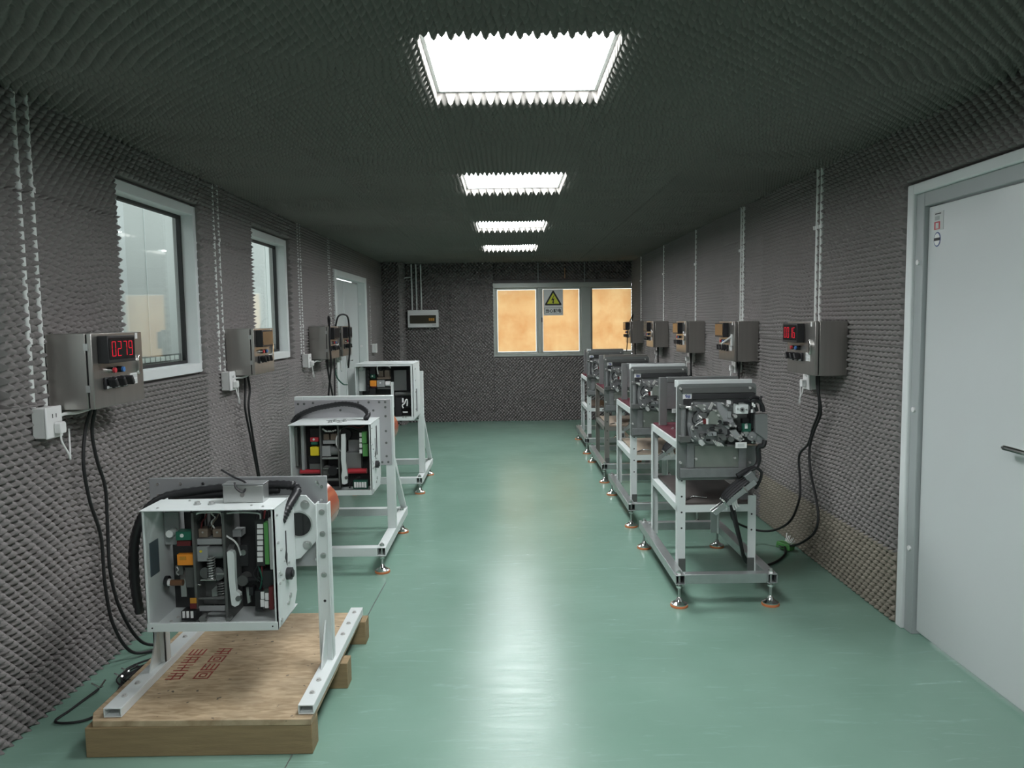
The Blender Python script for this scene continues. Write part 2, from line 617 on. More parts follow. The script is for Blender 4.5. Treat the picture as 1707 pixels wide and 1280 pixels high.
wall_front = struct(MB().box(WL, WR, Y0 - 0.1, Y0, 0, WC).build('wall_front', 'wall_paint'), 'wall behind the viewer')
pillar = struct(MB().box(WL, -1.625, 11.38, WB, 0, WC).build('wall_pillar', 'wall_paint'), 'boxed foam covered pillar in the far left corner')

near = lambda lim: (lambda pos: 6 if 1.4 < pos.y < lim else 4)
fm = lambda u, v: 'foam'
def ph_left(u, v):
    return (0.25, 0.1) if v < 0.2 else ((0.0, 0.0) if v < 2.08 else (0.3, 0.2))
wl_open = [(w[0], w[1], *WIN_Z) for w in WINS] + [(DL[0], DL[1], -1, DL[2])]
foam_wall(wall_left, (WL, 0, 0), (0, 1, 0), (0, 0, 1),
          [Y0] + [x for w in WINS for x in w] + [DL[0], DL[1], 11.38],
          [0.0, 0.2, WIN_Z[0], 2.08, WIN_Z[1], WC], wl_open, P, near(4.6), ph_left, fm)
def ph_right(v, u):
    return (0.2, 0.25) if v < 0.34 else ((0.0, 0.0) if v < 1.385 else (0.35, 0.15))
foam_wall(wall_right, (WR, 0, 0), (0, 0, 1), (0, 1, 0),
          [0.0, 0.34, 1.385, DR[2], WC], [Y0, DR[0], DR[1], 5.7, 7.8, 9.8, WB],
          [(-1, DR[2], DR[0], DR[1])], P, near(5.0), ph_right,
          lambda v, u: 'foam_tan' if (v < 0.34 and 3.6 < u < 5.8) else 'foam')
foam_wall(wall_back, (0, WB, 0), (1, 0, 0), (0, 0, 1), [-1.61, BW[0], WR], [0, BW[2], BW[3], WC],
          [(BW[0], 3, BW[2], 4)], P, lambda q: 6, lambda u, v: (0.0, 0.0) if u < BW[0] else (0.3, 0.1), fm)
foam_wall(wall_back, (0, WB + 0.10, 0), (1, 0, 0), (0, 0, 1), [BW[0], 0.49, 1.21, WR], [BW[3] + 0.03, WC],
          [], P, lambda q: 6, lambda u, v: (0.0, 0.0), fm)
foam_wall(wall_front, (0, Y0, 0), (0, 0, 1), (1, 0, 0), [0, WC], [WL, WR], [], P, lambda q: 4, lambda u, v: (0.0, 0.0), fm)
foam_wall(pillar, (0, 11.38, 0), (1, 0, 0), (0, 0, 1), [WL, -1.60], [0, 1.25, WC], [], P, lambda q: 6, lambda u, v: (0.0, 0.0), fm)
foam_wall(pillar, (-1.625, 11.38, 0), (0, 1, 0), (0, 0, 1), [0, 0.30], [0, 1.25, WC], [], P, lambda q: 6, lambda u, v: (0.0, 0.0), fm)
PC = 0.055
LAMPS = [-1.95, 0.27, 2.49, 4.75, 6.97, 9.15]  # first two are unseen, added to light the foreground, continuing the row
LX = (-0.29, 0.39)
LL = 0.72
lo = [(y, y + LL, *LX) for y in LAMPS]
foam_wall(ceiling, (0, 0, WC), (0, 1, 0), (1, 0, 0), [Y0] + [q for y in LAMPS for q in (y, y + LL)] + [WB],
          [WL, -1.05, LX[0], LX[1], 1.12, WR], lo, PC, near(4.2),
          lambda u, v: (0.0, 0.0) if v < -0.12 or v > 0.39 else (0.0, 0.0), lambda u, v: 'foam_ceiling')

# ------------------------------------------------------------ recessed ceiling lamps
names = ['added behind the viewer for front light, out of view', 'added just out of view above the viewer for front light', 'nearest to the viewer, largest of the row', 'second from the viewer',
         'third from the viewer', 'farthest, in front of the orange window']
for y, nm in zip(LAMPS, names):
    snp = lambda x: round(x / PC) * PC
    ya, yb, xa, xb = snp(y), snp(y + LL), snp(LX[0]), snp(LX[1])
    t = thing('ceiling_lamp', 'square white ceiling light panel, ' + nm, 'lamp', ((xa + xb) / 2, (ya + yb) / 2, WC), group='square ceiling light panels')
    w, h = (xb - xa) / 2, (yb - ya) / 2
    MB().box(-w + 0.012, w - 0.012, -h + 0.012, h - 0.012, -0.016, -0.004).build('diffuser', 'lamp_diffuser', t)
    f = MB()
    f.box(-w, w, -h, -h + 0.014, -0.020, -0.001).box(-w, w, h - 0.014, h, -0.020, -0.001)
    f.box(-w, -w + 0.014, -h + 0.014, h - 0.014, -0.020, -0.001).box(w - 0.014, w, -h + 0.014, h - 0.014, -0.020, -0.001)
    f.build('frame', 'white_enamel', t)

# ------------------------------------------------------------ windows in the left wall
wl_lbl = ['window at the left edge of the view', 'large nearest window behind the first control box', 'second window along the left wall']
for k, w in enumerate(WINS):
    t = struct(thing('window_%d' % (k + 1), '', ''), wl_lbl[k])
    del t['category']
    t.location = (WL, w[0], WIN_Z[0])
    W, H = w[1] - w[0], WIN_Z[1] - WIN_Z[0]
    f = MB()                                     # casing and reveal
    c, dp = 0.055, 0.08
    f.box(-dp, 0.030, 0, c, 0, H).box(-dp, 0.030, W - c, W, 0, H)
    f.box(-dp, 0.030, c, W - c, H - c, H)
    f.build('window_frame', 'trim_white', t, bevel=0.003)
    MB().box(-dp, 0.040, c, W - c, 0, c).build('window_sill', 'trim_white', t, bevel=0.003)
    g = MB()
    e = 0.018
    g.box(-0.070, -0.045, c, c + e, c, H - c).box(-0.070, -0.045, W - c - e, W - c, c, H - c)
    g.box(-0.070, -0.045, c + e, W - c - e, H - c - e, H - c).box(-0.070, -0.045, c + e, W - c - e, c, c + e)
    g.build('gasket', 'black_rubber', t)
    MB().box(-0.062, -0.056, c + e, W - c - e, c + e, H - c - e).build('pane', 'window_glass', t)
    tr = MB().box(-0.085, -0.075, c + e, W - c - e, c + e, c + e + 0.045).build('track', 'steel_dark', t)
    for i in range(13):
        yy = c + e + 0.03 + i * (W - 2 * c - 2 * e - 0.06) / 13
        MB().box(-0.075, -0.071, yy, yy + 0.048, c + e + 0.01, c + e + 0.036).build('track_block', 'white_plastic', tr)

# ------------------------------------------------------------ yard outside the left windows
ex = tag(MB().box(-4.1, -4.0, -2, 14, -0.3, 3.4).build('outer_wall', 'exterior_wall'), 'pale grey outer wall seen through the left windows', 'wall')
for i in range(14):
    MB().box(-4.0, -3.992, -1 + i * 1.05, -0.985 + i * 1.05, -0.3, 3.4).build('panel_seam', 'white_frame', ex)
for yy, pw in ((7.6, 0.16), (10.9, 0.16)):
    tag(MB().box(-3.98, -3.86, yy, yy + pw, -0.1, 3.2).build('downpipe', 'white_frame', bevel=0.02), 'pale downpipe against the outer wall, ' + ('seen in the near window' if yy < 9 else 'seen in the second window'), 'pipe')
tag(MB().box(-3.75, -3.71, 4.7, 7.15, -0.08, 1.72).build('leaning_board', 'exterior_board', bevel=0.004), 'beige board standing outside the nearest window', 'board')
tag(MB().box(-3.6, -3.5, 9.6, 11.4, -0.08, 1.5).build('leaning_board', 'grey_metal', bevel=0.004), 'dark grey panel standing outside the second window', 'board')
struct(MB().box(-9, WL - 0.3, -4, 16, -0.35, -0.1).build('ground', 'exterior_ground'), 'ground outside')

# ------------------------------------------------------------ far window with kraft covered panes
t = struct(thing('window_4', '', ''), 'wide far window with three glowing kraft covered panes')
del t['category']
t.location = (0, WB, 0)
x0, x1, z0, z1 = BW
f = MB()
f.box(x0, x1, -0.03, 0.10, z1 - 0.075, z1).box(x0, x1, -0.03, 0.10, z0, z0 + 0.045)
f.box(x0, x0 + 0.05, -0.03, 0.10, z0 + 0.045, z1 - 0.075)
f.box(1.15, 1.30, -0.03, 0.10, z0 + 0.045, z1 - 0.075)
f.build('window_frame', 'aluminium_frame', t, bevel=0.004)
panes = [(x0 + 0.05, 0.48), (0.53, 1.15), (1.30, x1 + 0.045)]
zb, zt = z0 + 0.045, z1 - 0.075
for i, (a, c) in enumerate(panes):
    s = MB()
    e = 0.026
    yo = 0.0 if i == 1 else 0.02
    s.box(a, a + e, yo, yo + 0.03, zb, zt).box(c - e, c, yo, yo + 0.03, zb, zt)
    s.box(a + e, c - e, yo, yo + 0.03, zb, zb + e).box(a + e, c - e, yo, yo + 0.03, zt - e, zt)
    so = s.build('sash', 'aluminium_frame', t, bevel=0.002)
    MB().box(a + e, c - e, yo + 0.012, yo + 0.017, zb + e, zt - e).build('pane', 'window_glass', so)
    MB().box(a + e + 0.006, c - e - 0.006, yo + 0.055, yo + 0.057, zb + e + 0.006, zt - e - 0.006).build('kraft_sheet', 'kraft_sheet', so)
MB().box(0.48, 0.53, -0.02, 0.09, zb, zt).build('mullion', 'aluminium_frame', t, bevel=0.003)
MB().box(0.535, 0.548, -0.025, 0.0, 1.53, 1.60).build('sash_latch', 'black_plastic', t)
for x in (0.49, 1.21):
    MB().box(x - 0.008, x + 0.008, 0.03, 0.06, z1, WC - 0.02).build('transom_bar', 'frame_grey', t)
MB().box(0.898, 0.910, 0.02, 0.05, 2.20, 2.36).build('kraft_light_sliver', 'kraft_sheet', t)  # kraft coloured strip painted in as the sliver of orange light through the foam

# ------------------------------------------------------------ door in the right wall
t = struct(thing('door_1', '', ''), 'pale grey steel door at the right')
del t['category']
t.location = (WR - 0.022, DR[0], 0)
W, H = DR[1] - DR[0], DR[2]
f = MB()
f.box(-0.035, 0.04, W - 0.055, W, 0, H).box(-0.035, 0.04, 0, 0.055, 0, H).box(-0.035, 0.04, 0.055, W - 0.055, H - 0.05, H)
f.build('casing', 'trim_white', t, bevel=0.006)
f = MB()
f.box(-0.02, 0.08, W - 0.125, W - 0.055, 0, H - 0.05).box(-0.02, 0.08, 0.055, 0.125, 0, H - 0.05).box(-0.02, 0.08, 0.125, W - 0.125, H - 0.115, H - 0.05)
fo = f.build('door_frame', 'frame_grey', t, bevel=0.004)
for z in (0.42, 1.10, 1.80):
    MB().cyl((-0.02, W - 0.09, z), (-0.028, W - 0.09, z), 0.012).build('frame_plug', 'white_plastic', fo)
lf = MB().box(0.0, 0.05, 0.13, W - 0.130, 0.02, H - 0.12).build('door_leaf', 'door_grey', t, bevel=0.004)
MB().box(-0.012, 0.0, 0.18, 0.26, 0.98, 1.10).build('handle_plate', 'steel', lf, bevel=0.003)
h = MB().cyl((0, 0.22, 1.035), (-0.055, 0.22, 1.035), 0.011)
h.tube([(-0.055, 0.212, 1.035), (-0.058, 0.24, 1.036), (-0.058, 0.30, 1.037), (-0.055, 0.345, 1.036), (-0.045, 0.358, 1.034)], 0.011, 10)
h.build('lever_handle', 'chrome', lf)
yd = lambda y: y - DR[0]
st = MB().box(-0.0015, 0.0, yd(3.42), yd(3.495), 1.935, 2.02).build('sticker', 'grey_light', lf)
MB().box(-0.0022, -0.0015, yd(3.445), yd(3.49), 1.94, 1.975).build('sticker_mark', 'red_plastic', lf)
MB().box(-0.0028, -0.0022, yd(3.455), yd(3.478), 1.944, 1.97).build('sticker_mark', 'grey_light', lf)
MB().box(-0.0022, -0.0015, yd(3.44), yd(3.485), 2.008, 2.013).build('sticker_line', 'ink_black', lf)
MB().box(-0.0022, -0.0015, yd(3.45), yd(3.485), 1.982, 2.0).build('sticker_mark', 'frame_grey', lf)
ov = MB()
n = 24
pts = lambda r1, r2: [(yd(3.465) + r1 * math.cos(2 * math.pi * i / n), 1.895 + r2 * math.sin(2 * math.pi * i / n)) for i in range(n)]
so = MB().prism_axis(pts(0.026, 0.033), -0.0015, 0.0, 'x').build('oval_sticker', 'ink_blue', lf)
MB().prism_axis(pts(0.022, 0.028), -0.0022, -0.0015, 'x').build('oval_face', 'white_plastic', lf)
MB().box(-0.0028, -0.0022, yd(3.441), yd(3.489), 1.889, 1.902).build('oval_band', 'ink_black', lf)

# ------------------------------------------------------------ double door in the left wall
t = struct(thing('door_2', '', ''), 'grey double door far along the left wall')
del t['category']
t.location = (WL + 0.022, DL[0], 0)
W, H = DL[1] - DL[0], DL[2]
f = MB()
f.box(-0.05, 0.055, W - 0.09, W, 0, H).box(-0.05, 0.055, 0, 0.09, 0, H).box(-0.05, 0.055, 0.09, W - 0.09, H - 0.07, H)
fo = f.build('door_frame', 'white_frame', t, bevel=0.006)
for z in (0.5, 1.25, 1.80):
    MB().cyl((-0.02, W - 0.095, z), (-0.02, W - 0.107, z), 0.015).build('frame_plug', 'white_plastic', fo)
MB().box(-0.10, -0.05, 0.10, 0.885, 0.02, H - 0.08).build('door_leaf', 'door_grey', t, bevel=0.004)
l2 = MB().box(-0.10, -0.05, 0.905, W - 0.10, 0.02, H - 0.08).build('door_leaf', 'door_grey', t, bevel=0.004)
MB().box(-0.112, -0.105, 0.88, 0.91, 0.02, H - 0.08).build('door_gap', 'black_grey', t)
MB().box(-0.05, -0.04, 0.94, 1.0, 1.04, 1.16).build('handle_plate', 'steel', l2, bevel=0.003)
MB().cyl((-0.045, 0.97, 1.10), (0.0, 0.97, 1.10), 0.01).tube([(0.0, 0.965, 1.10), (0.0, 1.02, 1.10), (-0.005, 1.08, 1.10)], 0.01).build('lever_handle', 'chrome', l2)
# ------------------------------------------------------------ stainless control boxes on the walls
SEG = {'0': 'abcdef', '1': 'bc', '2': 'abged', '6': 'acdefg', '7': 'abc', '9': 'abcdfg', '-': 'g'}
def digits_mesh(txt, cx, cz, w, h, gap, y):
    """seven segment figures facing -y"""
    m = MB()
    t = 0.0028
    x = cx - (len(txt) * w + (len(txt) - 1) * gap) / 2
    for ch in txt:
        lx, rx, bz, tz, mz = x, x + w, cz - h / 2, cz + h / 2, cz
        segs = {'a': (lx + t, rx - t, tz - t, tz), 'd': (lx + t, rx - t, bz, bz + t), 'g': (lx + t, rx - t, mz - t / 2, mz + t / 2),
                'f': (lx, lx + t, mz + t / 2, tz - t / 2), 'b': (rx - t, rx, mz + t / 2, tz - t / 2),
                'e': (lx, lx + t, bz + t / 2, mz - t / 2), 'c': (rx - t, rx, bz + t / 2, mz - t / 2)}
        for s in SEG[ch]:
            a, b2, c, d = segs[s]
            m.box(a, b2, y - 0.0008, y, c, d)
        x += w + gap
    return m

def control_box(side, y_near, label, txt=None, lever_open=False):
    """local frame: x along the door from viewer's left, y into the wall, z up; front of body at y=-0.17"""
    W, H, D = 0.42, 0.31, 0.16
    if side < 0:
        loc, rz = (XL - 0.01, y_near + W / 2, 1.215), math.pi / 2
    else:
        loc, rz = (XR + 0.01, y_near + W / 2, 1.215), -math.pi / 2
    t = thing('control_box', label, 'control box', loc, rz, 'stainless control boxes')
    MB().box(-W / 2, W / 2, -D, 0.0, 0, H).build('body', 'brushed_steel', t, bevel=0.002)
    MB().box(-W / 2 + 0.006, W / 2 - 0.006, -D - 0.006, -D, 0.006, H - 0.006).build('door_seal', 'black_rubber', t)
    yf = -D - 0.026
    MB().box(-W / 2, W / 2, yf, -D - 0.006, 0, H).build('door', 'brushed_steel', t, bevel=0.003)
    d0, d1, dz0, dz1 = -0.17, 0.055, 0.185, 0.298
    dp = 0.045
    dis = MB().box(d0, d1, yf - dp, yf, dz0, dz1).build('display', 'black_plastic', t, bevel=0.003)
    MB().box(d0 + 0.008, d1 - 0.008, yf - dp - 0.0015, yf - dp, dz0 + 0.014, dz1 - 0.01).build('screen', 'display_black', dis)
    if txt:
        digits_mesh(txt, (d0 + d1) / 2, (dz0 + dz1) / 2 + 0.002, 0.030, 0.062, 0.016, yf - dp - 0.0016).build('digits', 'led_red', dis)
    for x, m in ((-0.085, 'red_plastic'), (-0.015, 'blue_plastic')):
        pb = MB().cyl((x, yf, 0.153), (x, yf - 0.02, 0.153), 0.0135).build('pilot_button', 'chrome' if m == 'red_plastic' else 'black_plastic', t)
        MB().cyl((x, yf - 0.02, 0.153), (x, yf - 0.028, 0.153), 0.011).build('button_cap', m, pb)
    for i in range(3):
        x = -0.115 + i * 0.068
        sw = MB().box(x - 0.024, x + 0.024, yf - 0.012, yf, 0.075, 0.125).build('selector_switch', 'black_plastic', t, bevel=0.003)
        MB().box(x - 0.017, x + 0.017, yf - 0.0128, yf - 0.012, 0.078, 0.089).build('switch_legend', 'grey_light', sw)
        M = Matrix.Translation((x, yf - 0.03, 0.104)) @ Matrix.Rotation(-0.5, 4, 'Y')
        MB().box(-0.009, 0.009, -0.018, 0.018, -0.02, 0.02, M).build('switch_knob', 'black_plastic', sw, bevel=0.004)
    lab = MB().box(0.085, 0.145, yf - 0.003, yf, 0.080, 0.128).build('data_plate', 'white_plastic', t)
    for i in range(2):
        for j in range(2):
            MB().box(0.090 + i * 0.027, 0.113 + i * 0.027, yf - 0.0042, yf - 0.003, 0.084 + j * 0.022, 0.102 + j * 0.022).build('plate_field', 'grey_light', lab)
    MB().box(0.148, 0.166, yf - 0.002, yf, 0.280, 0.306).build('paper_tag', 'white_plastic', t)
    lk = MB()
    if lever_open:
        lk.tube([(0.155, yf - 0.008, 0.19), (0.150, yf - 0.045, 0.165), (0.148, yf - 0.085, 0.135)], 0.008, 8)
        lk.box(0.142, 0.168, yf - 0.012, yf, 0.12, 0.21)
    else:
        lk.prism([(0.143, 0.135), (0.149, 0.120), (0.160, 0.120), (0.165, 0.135), (0.165, 0.19), (0.158, 0.207), (0.150, 0.207), (0.143, 0.19)], yf - 0.014, yf)
    lk.build('door_latch', 'white_enamel' if lever_open else 'chrome', t, bevel=0.002)
    for z in (0.07, 0.24):
        MB().box(-W / 2 - 0.003, -W / 2 + 0.012, -D - 0.012, -D + 0.006, z, z + 0.028).build('hinge', 'steel', t)
    return t

control_box(-1, 3.05, 'stainless control box reading 0279 below the nearest left window', '0279')
control_box(-1, 5.00, 'stainless control box beneath the second left window, display reflecting orange')
control_box(-1, 7.10, 'stainless control box on the left wall with a black cable looped over its top')
control_box(-1, 7.69, 'stainless control box on the left wall right beside the double door')
control_box(1, 4.257, 'stainless control box reading 0016 nearest to the right door', '0016')
control_box(1, 5.775, 'second stainless control box from the right door, white latch lever swung out', lever_open=True)
control_box(1, 7.347, 'third stainless control box from the right door')
control_box(1, 9.005, 'fourth stainless control box from the right door')
control_box(1, 10.66, 'farthest stainless control box on the right wall, against the orange window')

# ------------------------------------------------------------ conduit runs with sockets
def conduit(side, ys, zlow, label, socket=None, z_top=HT + 0.02):
    x = (XL - 0.024) if side < 0 else (XR + 0.014)
    t = thing('conduit_run', label, 'conduit', (x, ys[0], zlow))
    for y in ys:
        p = MB().cyl((0, y - ys[0], 0), (0, y - ys[0], z_top - zlow), 0.0115, 12).build('pipe', 'conduit_white', t)
        for z in (0.25, 0.85):
            if zlow + z < z_top:
                MB().ring((0, 0 + y - ys[0], z), (0, y - ys[0], z + 0.022), 0.0155, 0.0117, 14).box(-0.018, 0.006, y - ys[0] + 0.010, y - ys[0] + 0.024, z, z + 0.022).build('clip', 'white_plastic', p)
    return t
def socket(side, y, z, label, loop=True):
    s = -side
    x = XL - 0.012 if side < 0 else XR + 0.012
    t = thing('wall_socket', label, 'socket', (x, y, z))
    MB().box(0, s * 0.05, -0.05, 0.05, -0.06, 0.06).build('back_box', 'white_plastic', t, bevel=0.004)
    MB().box(s * 0.05, s * 0.06, -0.053, 0.053, -0.063, 0.063).build('face_plate', 'white_plastic', t, bevel=0.004)
    for k, dz in ((-1, 0.018), (1, 0.018)):
        MB().box(s * 0.060, s * 0.0608, k * 0.012 - 0.002, k * 0.012 + 0.002, dz, dz + 0.016).build('pin_slot', 'ink_black', t)
    c = thing('power_plug', 'white plug and cord, ' + label.replace('white wall socket ', ''), 'plug', (x + s * 0.062, y + 0.01, z - 0.022))
    MB().prism_axis([(-0.018, -0.024), (0.018, -0.024), (0.021, -0.012), (0.021, 0.016), (0.012, 0.022), (-0.012, 0.022), (-0.021, 0.016), (-0.021, -0.012)], 0, s * 0.026, 'x').build('plug_body', 'white_plastic', c, bevel=0.003)
    MB().tube([(s * 0.012, 0.0, -0.022), (s * 0.016, 0.0, -0.06), (s * 0.02, 0.03, -0.11), (s * 0.012, 0.055, -0.14), (s * -0.005, 0.085, -0.12), (s * -0.012, 0.10, -0.02)], 0.0038, 8).build('cord', 'white_plastic', c)
    return t
conduit(-1, (2.965, 3.045), 1.235, 'twin white pipes at the far left, dropping to the nearest socket')
socket(-1, 2.985, 1.175, 'white wall socket left of the box reading 0279')
conduit(-1, (4.905, 4.985), 1.245, 'twin white pipes between the two left windows')
socket(-1, 4.945, 1.185, 'white wall socket between the two left windows')
conduit(-1, (6.85, 6.93), 1.27, 'twin white pipes between second left window and the cable looped box')
socket(-1, 6.89, 1.215, 'white wall socket between second left window and cable looped box')
conduit(-1, (8.00, 8.06), 1.27, 'twin white pipes just before the left double door')
socket(-1, 8.06, 1.20, 'white wall socket under the box beside the double door')
conduit(-1, (10.36,), 1.25, 'single white pipe in the corner beyond the double door', z_top=2.05)
tsk = thing('wall_socket', 'white wall socket in the corner beyond the double door', 'socket', (XL - 0.012, 10.42, 1.205))
MB().box(0, 0.05, -0.05, 0.05, -0.06, 0.06).build('back_box', 'white_plastic', tsk, bevel=0.004)
MB().box(0.05, 0.06, -0.053, 0.053, -0.063, 0.063).build('face_plate', 'white_plastic', tsk, bevel=0.004)
rn = ['nearest to the right door', 'second from the right door', 'third from the right door', 'fourth from the right door', 'beside the orange window']
for (y, s2), nm in zip(((4.655, True), (6.17, True), (7.72, False), (9.30, False), (10.86, False)), rn):
    conduit(1, (y, y + 0.062) if s2 else (y,), 1.24, ('twin white pipes' if s2 else 'single white pipe') + ' above the right control box ' + nm)
for y, nm in zip((4.70, 6.22, 7.77, 9.40), rn):
    socket(1, y, 1.160, 'white wall socket under the right control box ' + nm)

# white flex from the left boxes to their sockets
for y0, nm in ((3.05, 'nearest'), (5.00, 'second'), (7.10, 'third')):
    c = MB().tube([(XL + 0.03, y0 - 0.035, 1.185), (XL + 0.05, y0 + 0.0, 1.20), (XL + 0.07, y0 + 0.06, 1.198), (XL + 0.07, y0 + 0.16, 1.205), (XL + 0.06, y0 + 0.19, 1.214)], 0.007, 8)
    tag(c.build('flex_cable', 'white_plastic'), 'short white flex under the %s control box on the left' % nm, 'cable')

# ------------------------------------------------------------ distribution box on the far wall
t = thing('distribution_box', 'white breaker box with dark smoked cover on the far wall', 'breaker box', (-1.285, YB - 0.0, 1.474))
MB().box(-0.235, 0.235, -0.07, 0.04, 0, 0.265).build('body', 'white_plastic', t, bevel=0.006)
cv = MB().box(-0.20, 0.20, -0.082, -0.07, 0.06, 0.185).build('cover', 'smoked_cover', t, bevel=0.003)
for i in range(12):
    MB().box(-0.18 + i * 0.03, -0.156 + i * 0.03, -0.0835, -0.082, 0.10, 0.14).build('breaker_window', 'amber' if i > 8 else 'smoked_cover', cv)
MB().box(0.14, 0.20, -0.072, -0.07, 0.025, 0.045).build('maker_plate', 'grey_light', t)
t = thing('conduit_run', 'three white pipes rising from the far breaker box to the ceiling', 'conduit', (-1.38, YB + 0.0, 1.735))
for x in (-0.075, -0.005, 0.068):
    MB().cyl((x, 0, 0), (x, 0, HT - 1.735), 0.012, 10).build('pipe', 'conduit_white', t)
MB().tube([(-0.075, 0.0, 0.50), (-0.12, 0, 0.505), (-0.235, -0.02, 0.49)], 0.011, 8).build('branch_pipe', 'conduit_white', t)

# ------------------------------------------------------------ warning sign on the middle pane
t = thing('warning_sign', 'white electric shock warning sign with yellow triangle on the middle pane', 'sign', (0.718, WB - 0.008, 1.63))
MB().box(-0.152, 0.152, -0.004, 0.0, 0, 0.40).build('board', 'white_plastic', t)
def rtri(cx, cz, s, r, k=5):
    """rounded upward triangle"""
    out = []
    for i, a in enumerate((90, 210, 330)):
        px, pz = cx + (s - 2 * r) * math.cos(math.radians(a)), cz + (s - 2 * r) * math.sin(math.radians(a))
        for q in range(k + 1):
            an = math.radians(a - 60 + 120 * q / k)
            out.append((px + r * math.cos(an), pz + r * math.sin(an)))
    return out
MB().prism(rtri(0.0, 0.235, 0.160, 0.014), -0.0055, -0.004).build('triangle_border', 'ink_black', t)
MB().prism(rtri(0.0, 0.235, 0.112, 0.006), -0.007, -0.0055).build('triangle_field', 'sign_yellow', t)
MB().prism([(0.012, 0.312), (-0.032, 0.232), (-0.006, 0.238), (-0.010, 0.205), (-0.022, 0.208), (0.002, 0.178), (0.014, 0.216), (0.004, 0.212), (0.018, 0.262), (-0.006, 0.254), (0.016, 0.310)][::-1], -0.0085, -0.007).build('lightning_bolt', 'ink_black', t)
fr = MB()
fr.box(-0.138, 0.138, -0.0055, -0.004, 0.117, 0.121).box(-0.138, 0.138, -0.0055, -0.004, 0.021, 0.025)
fr.box(-0.138, -0.134, -0.0055, -0.004, 0.025, 0.117).box(0.134, 0.138, -0.0055, -0.004, 0.025, 0.117)
fr.build('caption_border', 'ink_black', t)
text_mesh('caption', '当心触电', 0.062, 'ink_black', t, Matrix.Translation((0, -0.0048, 0.068)) @ FRONT, bold=0.0015)

# ------------------------------------------------------------ pallet
t = thing('wooden_pallet', 'low wooden pallet with stained plywood top under the front left rig', 'pallet', (-1.13, 3.11, 0))
MB().prism_axis([(-0.385, -0.50), (0.405, -0.51), (0.40, 0.485), (-0.415, 0.49), (-0.415, -0.44)], 0.112, 0.135, 'z').build('deck', 'plywood', t, bevel=0.002)
MB().box(-0.412, 0.405, -0.505, -0.42, 0.0, 0.112).build('beam', 'pallet_beam', t, bevel=0.003)
MB().box(-0.41, 0.43, -0.02, 0.06, 0.0, 0.112).build('beam', 'pallet_beam', t, bevel=0.003)
MB().box(-0.41, 0.425, 0.42, 0.505, 0.0, 0.112).build('beam', 'pallet_beam', t, bevel=0.003)
def glyph(cx, cy, s, k):
    m = MB()
    def st(x0, y0, x1, y1, w=0.11):
        if abs(x1 - x0) > abs(y1 - y0):
            m.box(cx + x0 * s, cx + x1 * s, cy + (y0 - w / 2) * s, cy + (y0 + w / 2) * s, 0.135, 0.1355)
        else:
            m.box(cx + (x0 - w / 2) * s, cx + (x0 + w / 2) * s, cy + y0 * s, cy + y1 * s, 0.135, 0.1355)
    if k == 0:
        for a in (-0.45, 0.45): st(a, -0.5, a, 0.5); st(-0.5, a, 0.5, a)
        st(-0.2, -0.2, 0.2, -0.2); st(-0.2, 0.2, 0.2, 0.2); st(-0.2, -0.2, -0.2, 0.2); st(0.2, -0.2, 0.2, 0.2)
    elif k == 1:
        for a in (-0.4, 0.0, 0.4): st(-0.5, a, 0.5, a)
        st(-0.1, -0.5, -0.1, 0.5); st(0.4, -0.4, 0.4, 0.4)
    elif k == 2:
        for a in (-0.45, -0.15, 0.15, 0.45): st(a, -0.45, a, 0.45)
        st(-0.5, -0.45, 0.5, -0.45)
    else:
        st(-0.5, 0.4, 0.5, 0.4); st(-0.5, -0.4, 0.5, -0.4); st(0.0, -0.5, 0.0, 0.5); st(-0.4, 0.0, 0.4, 0.0)
    return m
for i, k in enumerate((0, 2, 0, 1)):
    glyph(-0.125, -0.155 + i * 0.074, 0.062, k).build('stencil_mark', 'ink_red', t)
for i, k in enumerate((1, 3, 1, 2)):
    glyph(-0.235, -0.16 + i * 0.074, 0.062, k).build('stencil_mark', 'ink_red', t)
